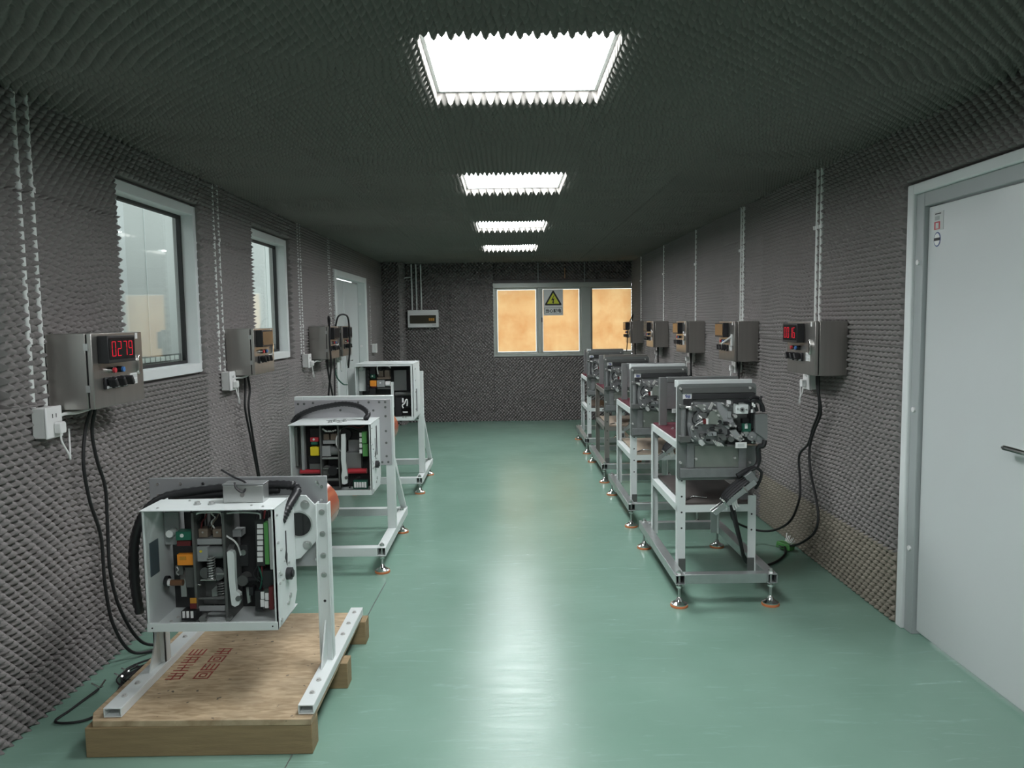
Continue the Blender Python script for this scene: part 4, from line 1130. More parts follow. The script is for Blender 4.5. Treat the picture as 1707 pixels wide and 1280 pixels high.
BREAKER=[
  ('box', 'upper_channel', 'steel_dark', -0.203, 0.191, -0.302, -0.29, 1.141, 1.172),
  ('box', 'upper_channel', 'black_grey', -0.15, 0.197, -0.31, -0.29, 1.109, 1.139),
  ('box', 'side_strip', 'black_grey', -0.195, -0.15, -0.302, -0.29, 1.073, 1.111),
  ('cyly', 'strip_hole', 'black_plastic', -0.173, -0.304, -0.3, 1.094, 0.0058),
  ('poly', 'mechanism_plate', 'steel_mech', [(-0.174, 1.057), (-0.145, 1.098), (-0.078, 1.093), (-0.02, 1.096), (0.013, 1.088), (0.039, 1.045), (0.039, 0.953), (0.036, 0.894), (0.015, 0.873), (-0.052, 0.866), (-0.115, 0.888), (-0.156, 0.876), (-0.173, 0.906), (-0.184, 0.973)], -0.34, -0.31),
  ('poly', 'mechanism_plate', 'plate_grey', [(-0.023, 1.094), (0.01, 1.093), (0.06, 1.005), (0.069, 0.971), (0.036, 0.946), (0.011, 0.972), (-0.023, 1.023)], -0.352, -0.34),
  ('poly', 'mechanism_plate', 'black_grey', [(0.034, 0.954), (0.105, 0.932), (0.163, 0.931), (0.189, 0.876), (0.148, 0.864), (0.076, 0.865), (0.035, 0.853)], -0.345, -0.315),
  ('poly', 'latch_lever', 'steel_green', [(-0.078, 0.98), (-0.087, 1.01), (-0.067, 1.047), (-0.029, 1.059), (0.0, 1.008), (-0.004, 0.992), (-0.025, 0.98)], -0.375, -0.36),
  ('box', 'sensor_plug', 'white_plastic', -0.091, -0.08, -0.38, -0.36, 0.98, 1.011),
  ('box', 'sensor_plug', 'dark_red', -0.107, -0.09, -0.375, -0.355, 0.981, 1.006),
  ('tube', 'sensor_wire', 'black_plastic', [(-0.106, -0.37, 0.993), (-0.135, -0.37, 0.976), (-0.159, -0.365, 0.989), (-0.16, -0.36, 1.021), (-0.135, -0.35, 1.049)], 0.004),
  ('tube', 'sensor_wire', 'white_plastic', [(-0.107, -0.372, 0.997), (-0.127, -0.372, 0.987), (-0.148, -0.37, 0.972)], 0.003),
  ('box', 'spacer_block', 'steel_dark', -0.124, -0.084, -0.365, -0.335, 1.009, 1.042),
  ('poly', 'pawl', 'steel', [(-0.139, 1.088), (-0.101, 1.084), (-0.085, 1.05), (-0.101, 1.042), (-0.126, 1.067)], -0.365, -0.351),
  ('poly', 'pawl', 'zinc', [(-0.057, 1.098), (-0.048, 1.09), (-0.065, 1.055), (-0.078, 1.061)], -0.37, -0.356),
  ('poly', 'pawl', 'steel_dark', [(0.005, 1.083), (0.03, 1.086), (0.046, 1.074), (0.038, 1.057), (0.017, 1.066)], -0.37, -0.356),
  ('poly', 'pawl', 'grey_light', [(-0.128, 0.891), (-0.107, 0.895), (-0.09, 0.87), (-0.107, 0.857), (-0.124, 0.87)], -0.36, -0.346),
  ('poly', 'pawl', 'steel_mech', [(-0.174, 0.959), (-0.145, 0.942), (-0.115, 0.895), (-0.132, 0.883), (-0.165, 0.909)], -0.36, -0.346),
  ('poly', 'pawl', 'steel_dark', [(-0.044, 0.967), (-0.002, 0.954), (-0.01, 0.933), (-0.035, 0.942)], -0.37, -0.35),
  ('poly', 'pawl', 'steel_dark', [(-0.026, 0.924), (0.016, 0.923), (0.025, 0.89), (-0.025, 0.886)], -0.365, -0.345),
  ('poly', 'pawl', 'grey_paint', [(0.039, 0.941), (0.072, 0.948), (0.114, 0.893), (0.098, 0.877), (0.056, 0.907)], -0.37, -0.35),
  ('tube', 'rod', 'zinc', [(-0.049, -0.36, 0.89), (-0.024, -0.36, 0.856)], 0.0035),
  ('tube', 'rod', 'zinc', [(-0.038, -0.36, 0.886), (-0.015, -0.36, 0.856)], 0.0035),
  ('tube', 'rod', 'zinc', [(-0.028, -0.36, 0.881), (-0.007, -0.36, 0.856)], 0.0035),
  ('tube', 'rod', 'zinc', [(-0.018, -0.36, 0.877), (0.001, -0.36, 0.856)], 0.0035),
  ('tube', 'rod', 'zinc', [(-0.007, -0.36, 0.873), (0.01, -0.36, 0.856)], 0.0035),
  ('tube', 'rod', 'zinc', [(-0.191, -0.34, 1.068), (-0.171, -0.37, 1.071)], 0.006),
  ('box', 'slot_plate', 'black_plastic', -0.08, -0.057, -0.342, -0.338, 0.881, 0.894),
  ('cyly', 'bolt', 'zinc', -0.025, -0.388, -0.348, 1.027, 0.0057),
  ('cyly', 'bolt', 'zinc', -0.041, -0.388, -0.348, 1.052, 0.0049),
  ('cyly', 'bolt', 'zinc', -0.049, -0.388, -0.348, 1.056, 0.0041),
  ('cyly', 'bolt', 'zinc', -0.099, -0.388, -0.348, 1.082, 0.0049),
  ('cyly', 'bolt', 'zinc', 0.066, -0.388, -0.348, 1.022, 0.009),
  ('cyly', 'bolt', 'zinc', -0.044, -0.388, -0.348, 1.083, 0.0037),
  ('cyly', 'bolt', 'zinc', 0.0, -0.388, -0.348, 1.089, 0.0037),
  ('cyly', 'bolt', 'zinc', -0.11, -0.388, -0.348, 0.904, 0.0049),
  ('cyly', 'bolt', 'zinc', -0.164, -0.388, -0.348, 0.954, 0.0045),
  ('cyly', 'bolt', 'zinc', 0.08, -0.388, -0.348, 0.897, 0.0045),
  ('cyly', 'bolt', 'zinc', 0.109, -0.388, -0.348, 0.896, 0.0045),
  ('cyly', 'bolt', 'zinc', -0.031, -0.388, -0.348, 0.865, 0.0041),
  ('cyly', 'bolt', 'zinc', -0.007, -0.388, -0.348, 0.865, 0.0041),
  ('cyly', 'bolt', 'zinc', 0.038, -0.388, -0.348, 0.972, 0.0065),
  ('cyly', 'bolt', 'zinc', 0.067, -0.388, -0.348, 0.968, 0.0057),
  ('cyly', 'bolt', 'zinc', 0.154, -0.388, -0.348, 0.908, 0.0049),
  ('cyly', 'bolt', 'zinc', 0.024, -0.388, -0.348, 1.08, 0.0057),
  ('cyly', 'bolt', 'zinc', -0.177, -0.388, -0.348, 1.062, 0.0057),
  ('cyly', 'bolt', 'zinc', -0.14, -0.388, -0.348, 1.078, 0.0045),
  ('cyly', 'bolt', 'zinc', -0.164, -0.388, -0.348, 0.892, 0.0037),
  ('cyly', 'roller', 'steel_dark', -0.158, -0.378, -0.328, 1.061, 0.009),
  ('cyly', 'roller', 'steel_mech', 0.053, -0.378, -0.328, 0.975, 0.0139),
  ('cyly', 'roller', 'steel', 0.126, -0.378, -0.328, 0.924, 0.0164),
  ('cyly', 'roller', 'steel_mech', 0.157, -0.378, -0.328, 0.911, 0.0254),
  ('cyly', 'roller', 'steel_dark', 0.069, -0.378, -0.328, 1.018, 0.0131),
  ('cyly', 'roller', 'steel_dark', 0.046, -0.378, -0.328, 0.896, 0.0164),
  ('cyly', 'roller', 'black_plastic', -0.013, -0.378, -0.328, 0.942, 0.0106),
  ('cyly', 'roller', 'black_plastic', -0.017, -0.378, -0.328, 0.992, 0.0106),
  ('cyly', 'hub_cap', 'steel_mech', 0.201, -0.37, -0.34, 0.905, 0.032),
  ('box', 'solenoid', 'white_enamel', 0.061, 0.126, -0.41, -0.36, 1.038, 1.088),
  ('cyly', 'solenoid_ring', 'steel', 0.093, -0.416, -0.406, 1.061, 0.013),
  ('cyly', 'solenoid_hub', 'black_plastic', 0.092, -0.418, -0.408, 1.061, 0.0065),
  ('cyly', 'bolt', 'steel', 0.069, -0.413, -0.407, 1.064, 0.0049),
  ('cyly', 'bolt', 'steel', 0.116, -0.413, -0.407, 1.061, 0.0049),
  ('box', 'solenoid_clip', 'white_plastic', 0.028, 0.045, -0.37, -0.34, 1.086, 1.105),
  ('box', 'circuit_board', 'green_dark', 0.106, 0.152, -0.38, -0.36, 0.936, 0.98),
  ('box', 'circuit_chip', 'white_plastic', 0.118, 0.133, -0.382, -0.379, 0.953, 0.974),
  ('box', 'relay_block', 'black_plastic', 0.154, 0.179, -0.36, -0.3, 0.946, 1.037),
  ('box', 'relay_block', 'black_plastic', 0.115, 0.161, -0.35, -0.31, 0.976, 1.003),
  ('box', 'relay_block', 'black_plastic', 0.039, 0.075, -0.35, -0.32, 0.887, 0.908),
  ('poly', 'side_cover', 'grey_metal', [(0.169, 1.029), (0.23, 1.034), (0.237, 1.028), (0.238, 0.899), (0.232, 0.891), (0.174, 0.933)], -0.39, -0.34),
  ('box', 'rating_label', 'white_plastic', 0.069, 0.13, -0.38, -0.376, 0.847, 0.878),
  ('box', 'rating_label_print', 'grey_light', 0.08, 0.117, -0.3815, -0.3785, 0.854, 0.872),
  ('box', 'base_ledge', 'steel_dark', 0.03, 0.185, -0.36, -0.3, 0.852, 0.863),
  ('tube', 'harness_wire', 'black_plastic', [(0.142, -0.38, 1.115), (0.166, -0.38, 1.123), (0.195, -0.38, 1.114), (0.204, -0.38, 1.085), (0.209, -0.38, 1.048)], 0.01),
  ('tube', 'harness_wire', 'black_plastic', [(0.049, -0.388, 1.1), (0.09, -0.388, 1.106), (0.131, -0.388, 1.103), (0.164, -0.388, 1.086), (0.181, -0.388, 1.049)], 0.01),
  ('tube', 'harness_wire', 'black_plastic', [(0.145, -0.396, 1.096), (0.17, -0.396, 1.104), (0.19, -0.396, 1.099), (0.207, -0.396, 1.078), (0.214, -0.396, 1.045)], 0.01),
  ('tube', 'harness_wire', 'black_plastic', [(0.102, -0.404, 1.101), (0.135, -0.404, 1.089), (0.143, -0.404, 1.068), (0.135, -0.404, 1.043)], 0.006),
  ('tube', 'harness_wire', 'black_plastic', [(0.034, -0.412, 1.087), (0.046, -0.412, 1.099), (0.071, -0.412, 1.094)], 0.006),
  ('tube', 'harness_wire', 'black_plastic', [(0.186, -0.42, 1.114), (0.192, -0.42, 1.134)], 0.006),
  ('box', 'cable_tag', 'white_plastic', 0.139, 0.148, -0.43, -0.426, 1.083, 1.099),
  ('box', 'cable_tag', 'white_plastic', 0.135, 0.145, -0.43, -0.426, 1.046, 1.063),
  ('box', 'cable_tag', 'white_plastic', 0.147, 0.157, -0.43, -0.426, 1.075, 1.091),
  ('tube', 'cable_loom', 'black_plastic', [(0.231, -0.37, 0.887), (0.223, -0.37, 0.858), (0.201, -0.36, 0.849), (0.203, -0.35, 0.817), (0.206, -0.35, 0.775), (0.189, -0.35, 0.737), (0.136, -0.36, 0.719), (0.083, -0.37, 0.692)], 0.014),
  ('tube', 'red_lead', 'brown_plastic', [(0.136, -0.37, 0.864), (0.169, -0.37, 0.861), (0.19, -0.37, 0.863)], 0.005),
  ('tube', 'linkage_pin', 'steel', [(-0.124, -0.365, 0.982), (-0.11, -0.38, 0.984)], 0.006),
  ('tube', 'linkage_pin', 'steel', [(-0.156, -0.365, 1.086), (-0.169, -0.38, 1.094)], 0.006),
  ('tube', 'linkage_pin', 'steel', [(-0.081, -0.365, 0.924), (-0.089, -0.38, 0.917)], 0.003),
  ('tube', 'linkage_pin', 'black_plastic', [(-0.051, -0.365, 0.917), (-0.059, -0.38, 0.931)], 0.003),
  ('tube', 'linkage_pin', 'zinc', [(-0.137, -0.365, 0.901), (-0.15, -0.38, 0.915)], 0.005),
  ('tube', 'linkage_pin', 'steel', [(-0.081, -0.365, 0.947), (-0.076, -0.38, 0.938)], 0.005),
  ('tube', 'linkage_pin', 'zinc', [(-0.034, -0.365, 0.974), (-0.023, -0.38, 0.986)], 0.003),
  ('tube', 'linkage_pin', 'black_plastic', [(-0.077, -0.365, 1.037), (-0.084, -0.38, 1.036)], 0.005),
  ('tube', 'linkage_pin', 'black_plastic', [(-0.09, -0.365, 0.924), (-0.1, -0.38, 0.925)], 0.006),
  ('tube', 'linkage_pin', 'zinc', [(-0.125, -0.365, 1.022), (-0.114, -0.38, 1.012)], 0.006),
  ('tube', 'linkage_pin', 'steel', [(-0.04, -0.365, 0.95), (-0.025, -0.38, 0.942)], 0.006),
  ('tube', 'linkage_pin', 'black_plastic', [(-0.148, -0.365, 0.96), (-0.138, -0.38, 0.96)], 0.005),
  ('tube', 'linkage_pin', 'black_plastic', [(-0.144, -0.365, 0.994), (-0.128, -0.38, 1.006)], 0.003),
  ('tube', 'linkage_pin', 'steel', [(-0.093, -0.365, 1.058), (-0.1, -0.38, 1.062)], 0.003),
  ('tube', 'linkage_pin', 'zinc', [(-0.159, -0.365, 0.968), (-0.168, -0.38, 0.968)], 0.006),
  ('tube', 'linkage_pin', 'black_plastic', [(-0.006, -0.365, 0.894), (-0.021, -0.38, 0.908)], 0.003),
  ('tube', 'linkage_pin', 'zinc', [(0.042, -0.37, 0.92), (0.051, -0.39, 0.912)], 0.005),
  ('tube', 'linkage_pin', 'zinc', [(0.117, -0.37, 0.971), (0.126, -0.39, 0.978)], 0.005),
  ('tube', 'linkage_pin', 'steel', [(0.167, -0.37, 0.884), (0.156, -0.39, 0.878)], 0.005),
  ('tube', 'linkage_pin', 'black_plastic', [(0.122, -0.37, 0.92), (0.103, -0.39, 0.911)], 0.005),
  ('tube', 'linkage_pin', 'zinc', [(0.092, -0.37, 0.906), (0.1, -0.39, 0.91)], 0.005),
  ('tube', 'linkage_pin', 'zinc', [(0.105, -0.37, 0.926), (0.108, -0.39, 0.916)], 0.005),
  ('tube', 'linkage_pin', 'black_plastic', [(0.034, -0.37, 0.919), (0.016, -0.39, 0.919)], 0.005),
  ('tube', 'linkage_pin', 'steel', [(0.097, -0.37, 0.91), (0.094, -0.39, 0.919)], 0.005),
  ('tube', 'linkage_pin', 'black_plastic', [(0.034, -0.37, 0.984), (0.012, -0.39, 0.99)], 0.005),
  ('box', 'linkage_block', 'plate_grey', -0.078, -0.028, -0.36, -0.33, 0.911, 0.936),
  ('box', 'linkage_block', 'plate_grey', -0.133, -0.104, -0.36, -0.33, 0.983, 1.029),
  ('box', 'linkage_block', 'grey_paint', 0.029, 0.05, -0.36, -0.33, 1.01, 1.048),
  ('box', 'linkage_block', 'black_plastic', 0.088, 0.109, -0.36, -0.33, 0.938, 0.963),
  ('box', 'linkage_block', 'black_plastic', 0.009, 0.033, -0.36, -0.33, 0.969, 0.99),
  ('box', 'linkage_block', 'black_plastic', 0.051, 0.076, -0.36, -0.33, 0.914, 0.93),
  ('box', 'linkage_block', 'black_grey', -0.062, -0.037, -0.36, -0.33, 0.945, 0.957),
  ('box', 'linkage_block', 'steel_dark', -0.116, -0.086, -0.36, -0.33, 0.903, 0.924),
  ('tube', 'guide_rod', 'steel_mech', [(-0.2, -0.32, 1.066), (-0.2, -0.32, 0.91)], 0.014),
  ('box', 'rod_base', 'steel_dark', -0.225, -0.169, -0.35, -0.29, 0.877, 0.911),
  ('box', 'rod_top', 'steel_dark', -0.22, -0.178, -0.34, -0.29, 1.063, 1.078),
  ('box', 'lower_bar', 'steel_mech', -0.177, -0.137, -0.304, -0.29, 0.727, 0.866),
  ('box', 'lower_bar', 'steel_mech', 0.111, 0.153, -0.304, -0.29, 0.723, 0.84),
  ('box', 'lower_rail', 'steel_mech', -0.214, 0.182, -0.31, -0.29, 0.673, 0.724),
  ('box', 'lower_panel', 'steel_green', -0.131, 0.112, -0.294, -0.29, 0.728, 0.849),
  ('cyly', 'bolt', 'zinc', -0.213, -0.31, -0.29, 1.167, 0.0067),
  ('cyly', 'bolt', 'zinc', 0.168, -0.31, -0.29, 1.167, 0.0067),
  ('cyly', 'bolt', 'zinc', -0.213, -0.31, -0.29, 1.074, 0.0067),
  ('cyly', 'bolt', 'zinc', -0.212, -0.31, -0.29, 0.757, 0.0067),
  ('cyly', 'bolt', 'zinc', 0.172, -0.31, -0.29, 0.753, 0.0067),
  ('cyly', 'bolt', 'zinc', -0.126, -0.31, -0.29, 0.777, 0.0067),
  ('cyly', 'bolt', 'zinc', 0.088, -0.31, -0.29, 0.78, 0.0067),
]
# ------------------------------------------------------------ rig helpers
def put(items, parent, front_bevel=0.0015):
    for it in items:
        k, name, m = it[0], it[1], it[2]
        if k == 'box':
            _, _, _, x0, x1, y0, y1, z0, z1 = it
            MB().box(x0, x1, y0, y1, z0, z1).build(name, m, parent, bevel=front_bevel if min(abs(x1 - x0), abs(z1 - z0)) > 0.012 and abs(y1 - y0) > 0.008 else 0)
        elif k == 'cylx':
            _, _, _, x0, x1, yc, zc, r = it
            MB().cyl((x0, yc, zc), (x1, yc, zc), r, 18).build(name, m, parent)
        elif k == 'cyly':
            _, _, _, xc, y0, y1, zc, r = it
            MB().cyl((xc, y0, zc), (xc, y1, zc), r, 16).build(name, m, parent)
        elif k == 'poly':
            _, _, _, pts, y0, y1 = it
            MB().prism(list(pts), y0, y1).build(name, m, parent)
        elif k == 'tube':
            _, _, _, pts, r = it
            MB().tube(pts, r, 8 if r > 0.006 else 6, 5).build(name, m, parent)

def bolt(parent, p, d, r=0.009, m='zinc', h=0.007):
    p, d = Vector(p), Vector(d)
    MB().cyl(p, p + d * h * 0.35, r * 1.35, 12).cyl(p + d * h * 0.35, p + d * h, r, 6).build('bolt', m, parent)

def levelling_foot(parent, x, y, ztop, r=0.048):
    o = MB().lathe([(r * 0.98, 0.0), (r, 0.006), (r * 0.96, 0.012)], (x, y, 0), 24).build('foot_pad', 'foot_orange', parent)
    MB().lathe([(r * 0.92, 0.012), (r * 0.93, 0.018), (r * 0.62, 0.026), (r * 0.36, 0.036), (r * 0.26, 0.048), (0.009, 0.052)], (x, y, 0), 24).build('foot_cone', 'chrome', o)
    MB().cyl((x, y, 0.05), (x, y, ztop + 0.022), 0.0075, 10).build('foot_stud', 'steel', o)
    MB().cyl((x, y, ztop), (x, y, ztop + 0.012), 0.016, 6).cyl((x, y, ztop - 0.078), (x, y, ztop - 0.066), 0.016, 6).build('foot_nut', 'chrome', o)

def coil(parent, p0, p1, r, wire, turns, m='steel'):
    p0, p1 = Vector(p0), Vector(p1)
    a = (p1 - p0).normalized()
    u = a.orthogonal().normalized()
    w = a.cross(u)
    n = turns * 10
    pts = [p0 + (p1 - p0) * (i / n) + u * r * math.cos(2 * math.pi * i / 10) + w * r * math.sin(2 * math.pi * i / 10) for i in range(n + 1)]
    MB().tube(pts, wire, 5, 1).build('coil_spring', m, parent)

def hollow(m, x0, x1, y0, y1, z0, z1, axis, w=0.004):
    """square tube, open at its ends"""
    if axis == 'y':
        m.box(x0, x1, y0, y1, z0, z0 + w).box(x0, x1, y0, y1, z1 - w, z1)
        m.box(x0, x0 + w, y0, y1, z0 + w, z1 - w).box(x1 - w, x1, y0, y1, z0 + w, z1 - w)
    else:
        m.box(x0, x1, y0, y1, z0, z0 + w).box(x0, x1, y0, y1, z1 - w, z1)
        m.box(x0, x1, y0, y0 + w, z0 + w, z1 - w).box(x0, x1, y1 - w, y1, z0 + w, z1 - w)
    return m

def housing(root, x0, x1, y0, yt, ys, z0, z1, rimmed=False):
    """open fronted sheet metal housing: top to yt, sides to ys; returns the part that carries the mechanism"""
    s = 0.004
    h = MB()
    h.box(x0, x0 + s, y0, ys, z0, z1 - s)                          # left cheek
    h.box(x0, x1, y0, ys, z0, z0 + s)                              # floor
    h.box(x0, x1, y0 - 0.001, y0 + 0.012, z0, z0 + 0.032)          # front lip
    h.box(x0 - 0.004, x1 + 0.002, y0 - 0.006, yt, z1 - s, z1)      # top sheet
    h.box(x0, x0 + 0.010, y0, y0 + 0.010, z0 + 0.032, z1 - s)
    o = h.build('housing', 'white_frame', root, bevel=0.001)
    c = MB()
    if rimmed:
        c.box(x1 - s, x1, y0, ys, z0, z1 - s).box(x1 - 0.02, x1, y0, y0 + 0.012, z0, z1).box(x0, x1, y0 - 0.002, y0 + 0.010, z1 - 0.02, z1)
    else:
        c.prism_axis([(y0, z0), (ys - 0.05, z0), (ys, z0 + 0.06), (ys, z1 - 0.02), (ys - 0.03, z1 - s), (y0, z1 - s)], x1 - s, x1, 'x')
        c.box(x1 - 0.010, x1, y0, y0 + 0.010, z0 + 0.032, z1 - s)
    ck = c.build('side_cheek', 'white_frame', root)
    return o, ck

def cheek_detail(ck, x1, y0, ys, z0, z1):
    H = z1 - z0
    for fy, fz, r in ((0.12, 0.93, 0.005), (0.12, 0.70, 0.005), (0.25, 0.62, 0.005), (0.14, 0.45, 0.006), (0.14, 0.36, 0.005), (0.30, 0.36, 0.006), (0.2, 0.42, 0.005), (0.5, 0.12, 0.008), (0.15, 0.05, 0.008), (0.62, 0.16, 0.01), (0.4, 0.5, 0.004), (0.6, 0.45, 0.004)):
        y, z = y0 + fy * (ys - y0), z0 + fz * H
        MB().cyl((x1, y, z), (x1 + 0.006, y, z), r, 10).build('rivet', 'steel', ck)
    y, z = y0 + 0.52 * (ys - y0), z0 + 0.37 * H
    MB().cyl((x1, y, z), (x1 + 0.02, y, z), 0.024, 16).cyl((x1 + 0.02, y, z), (x1 + 0.026, y, z), 0.014, 12).build('shaft_cap', 'black_plastic', ck)
    MB().box(x1 - 0.001, x1 + 0.0012, y - 0.006, y + 0.006, z + 0.05, z + 0.17).build('slot', 'ink_black', ck)
    MB().prism_axis([(y - 0.02, z + 0.07), (y + 0.005, z + 0.03), (y + 0.012, z + 0.075), (y - 0.004, z + 0.10)], x1 - 0.001, x1 + 0.0014, 'x').build('slot', 'ink_black', ck)

def corrugated(parent, pts, r, name='corrugated_hose', m='black_plastic'):
    MB().tube(pts, r, 12, 10, rfun=lambda i: 1.0 if i % 2 else 0.86).build(name, m, parent)

# ------------------------------------------------------------ left rig one, on the pallet
R1 = thing('test_rig', 'white framed breaker test rig bolted on the wooden pallet, nearest on the left', 'test rig', (-1.10, 3.05, 0), group='left breaker test rigs')
for xa, xb in ((-0.385, -0.320), (0.320, 0.378)):
    f = hollow(MB(), xa, xb, -0.42, 0.515, 0.1365, 0.172, 'y', 0.005).build('base_rail', 'white_frame', R1, bevel=0.0015)
    for y in (-0.33, -0.23, 0.20, 0.32, 0.45):
        bolt(f, ((xa + xb) / 2, y, 0.172), (0, 0, 1), 0.008)
for s, xa, xb, zt in ((1, 0.312, 0.364, 0.825), (-1, -0.372, -0.322, 0.80)):
    u = MB()
    u.box(xa, xb, -0.050, -0.044, 0.172, zt)                  # front web
    if s > 0:
        u.box(xa, xa + 0.006, -0.058, -0.006, 0.172, zt).box(xb - 0.006, xb, -0.058, -0.006, 0.172, zt)
    else:
        u.box(xa, xa + 0.006, -0.050, -0.006, 0.172, zt).box(xb - 0.006, xb, -0.050, -0.006, 0.172, zt)
    uo = u.build('upright', 'white_frame', R1, bevel=0.001)
    xm = (xa + xb) / 2
    for z in (0.79, 0.70, 0.61, 0.53):
        bolt(uo, (xm, -0.050, z), (0, -1, 0), 0.009, 'steel')
    MB().prism_axis([(-0.050, 0.172), (-0.050, 0.34), (-0.145, 0.172)], xm - 0.003, xm + 0.003, 'x').build('gusset', 'white_frame', uo)
    MB().cyl((xm, -0.044, 0.42), (xm, -0.0505, 0.42), 0.006, 8).build('hole', 'ink_black', uo)
pl = MB().box(-0.375, 0.352, -0.006, 0.002, 0.552, 0.930).build('mounting_plate', 'plate_grey', R1, bevel=0.002)
for i in range(8):
    bolt(pl, (-0.34 + i * 0.093, -0.006, 0.905), (0, -1, 0), 0.005, 'chrome', 0.004)
for x, z in ((0.315, 0.895), (0.33, 0.885), (0.33, 0.83), (0.20, 0.575), (-0.34, 0.86), (0.30, 0.58)):
    bolt(pl, (x, -0.006, z), (0, -1, 0), 0.005, 'chrome', 0.004)
MB().cyl((0.185, 0.004, 0.712), (0.185, 0.40, 0.712), 0.122, 40).build('insulator_tube', 'insulator_red', R1)
x0, x1, y0, z0, z1 = -0.264, 0.226, -0.31, 0.408, 0.872
ho, ck = housing(R1, x0, x1, y0, -0.135, -0.050, z0, z1)
cheek_detail(ck, x1, y0, -0.05, z0, z1)
for z, x in ((0.43, x0 + 0.02), (0.43, x1 - 0.02)):
    MB().cyl((x, y0 - 0.001, 0.424), (x, y0 - 0.003, 0.424), 0.003, 8).build('screw', 'ink_black', ho)
for fx in (0.36, 0.47):
    bolt(ho, (x0 + fx * 0.49, y0 + 0.08, z1), (0, 0, 1), 0.010, 'steel', 0.012)
for fx, fy in ((0.1, 0.03), (0.9, 0.03), (0.25, 0.14), (0.8, 0.05)):
    bolt(ho, (x0 + fx * 0.49, y0 + fy, z1), (0, 0, 1), 0.004, 'steel', 0.004)
MB().box(x0 - 0.03, x0 - 0.004, y0 + 0.09, y0 + 0.12, 0.63, 0.66).build('side_lug', 'steel_dark', ho)
put(RIG_ONE, ho)
coil(ho, (-0.052, -0.215, 0.575), (-0.052, -0.215, 0.665), 0.014, 0.0028, 9, 'steel')
coil(ho, (-0.020, -0.20, 0.50), (-0.020, -0.20, 0.56), 0.018, 0.003, 6, 'steel_dark')
for k in range(6):
    MB().tube([(-0.145 + 0.012 * k, -0.14, 0.862), (-0.148 + 0.012 * k, -0.15, 0.80), (-0.13 + 0.009 * k, -0.16, 0.75), (-0.135 + 0.01 * k, -0.15, 0.70)], 0.0038, 6).build('harness_wire', ('black_plastic', 'steel_dark', 'black_plastic', 'grey_paint')[k % 4], ho)
for k in range(5):
    MB().tube([(0.10 + 0.016 * k, -0.10, 0.85), (0.095 + 0.014 * k, -0.13, 0.74), (0.11 + 0.01 * k, -0.14, 0.62), (0.10 + 0.02 * k, -0.13, 0.52), (0.12 + 0.01 * k, -0.15, 0.45)], 0.0042, 6).build('harness_wire', ('black_plastic', 'black_grey', 'dark_red')[k % 3], ho)
for k in range(5):
    bolt(ho, (-0.235 + 0.01 * k, -0.30 + 0.04 * k, 0.4125), (0, 0, 1), 0.005, 'zinc', 0.004)
# octagonal flange behind the cheek
oc = [(0.10, 0.62), (0.10, 0.86), (0.275, 0.86), (0.315, 0.815), (0.315, 0.675), (0.245, 0.60), (0.18, 0.585)]
fl = MB().prism(oc, -0.050, -0.042).build('flange_plate', 'white_frame', R1, bevel=0.001)
MB().cyl((0.245, -0.0515, 0.742), (0.245, -0.050, 0.742), 0.050, 32).build('flange_window', 'display_black', fl)
MB().ring((0.245, -0.056, 0.742), (0.245, -0.050, 0.742), 0.054, 0.049, 32).build('flange_ring', 'steel', fl)
for x, z in ((0.272, 0.822), (0.275, 0.655), (0.18, 0.62)):
    bolt(fl, (x, -0.050, z), (0, -1, 0), 0.014, 'steel', 0.012)
corrugated(R1, [(-0.395, -0.10, 0.40), (-0.405, -0.10, 0.52), (-0.40, -0.10, 0.68), (-0.36, -0.10, 0.80), (-0.28, -0.08, 0.868), (-0.12, -0.06, 0.892), (0.05, -0.055, 0.903), (0.20, -0.055, 0.905), (0.245, -0.065, 0.885), (0.232, -0.14, 0.84), (0.214, -0.19, 0.79)], 0.019)
corrugated(R1, [(-0.41, -0.085, 0.42), (-0.42, -0.085, 0.60), (-0.39, -0.085, 0.75), (-0.30, -0.07, 0.842), (-0.12, -0.055, 0.868), (0.05, -0.05, 0.88), (0.17, -0.05, 0.885)], 0.018)
jb = MB().box(0.005, 0.160, -0.215, -0.150, z1, 0.940).build('junction_box', 'steel', R1, bevel=0.003)
MB().box(0.003, 0.162, -0.217, -0.148, 0.940, 0.946).build('junction_lid', 'grey_metal', jb, bevel=0.002)
MB().tube([(-0.01, -0.18, 0.995), (0.04, -0.19, 0.968), (0.09, -0.20, 0.945), (0.085, -0.222, 0.915), (0.06, -0.222, 0.93), (0.05, -0.21, 0.95)], 0.004, 6).build('cable_tie', 'black_plastic', jb)
MB().cyl((0.082, -0.215, 0.905), (0.082, -0.225, 0.905), 0.009, 8).build('tie_stud', 'chrome', jb)

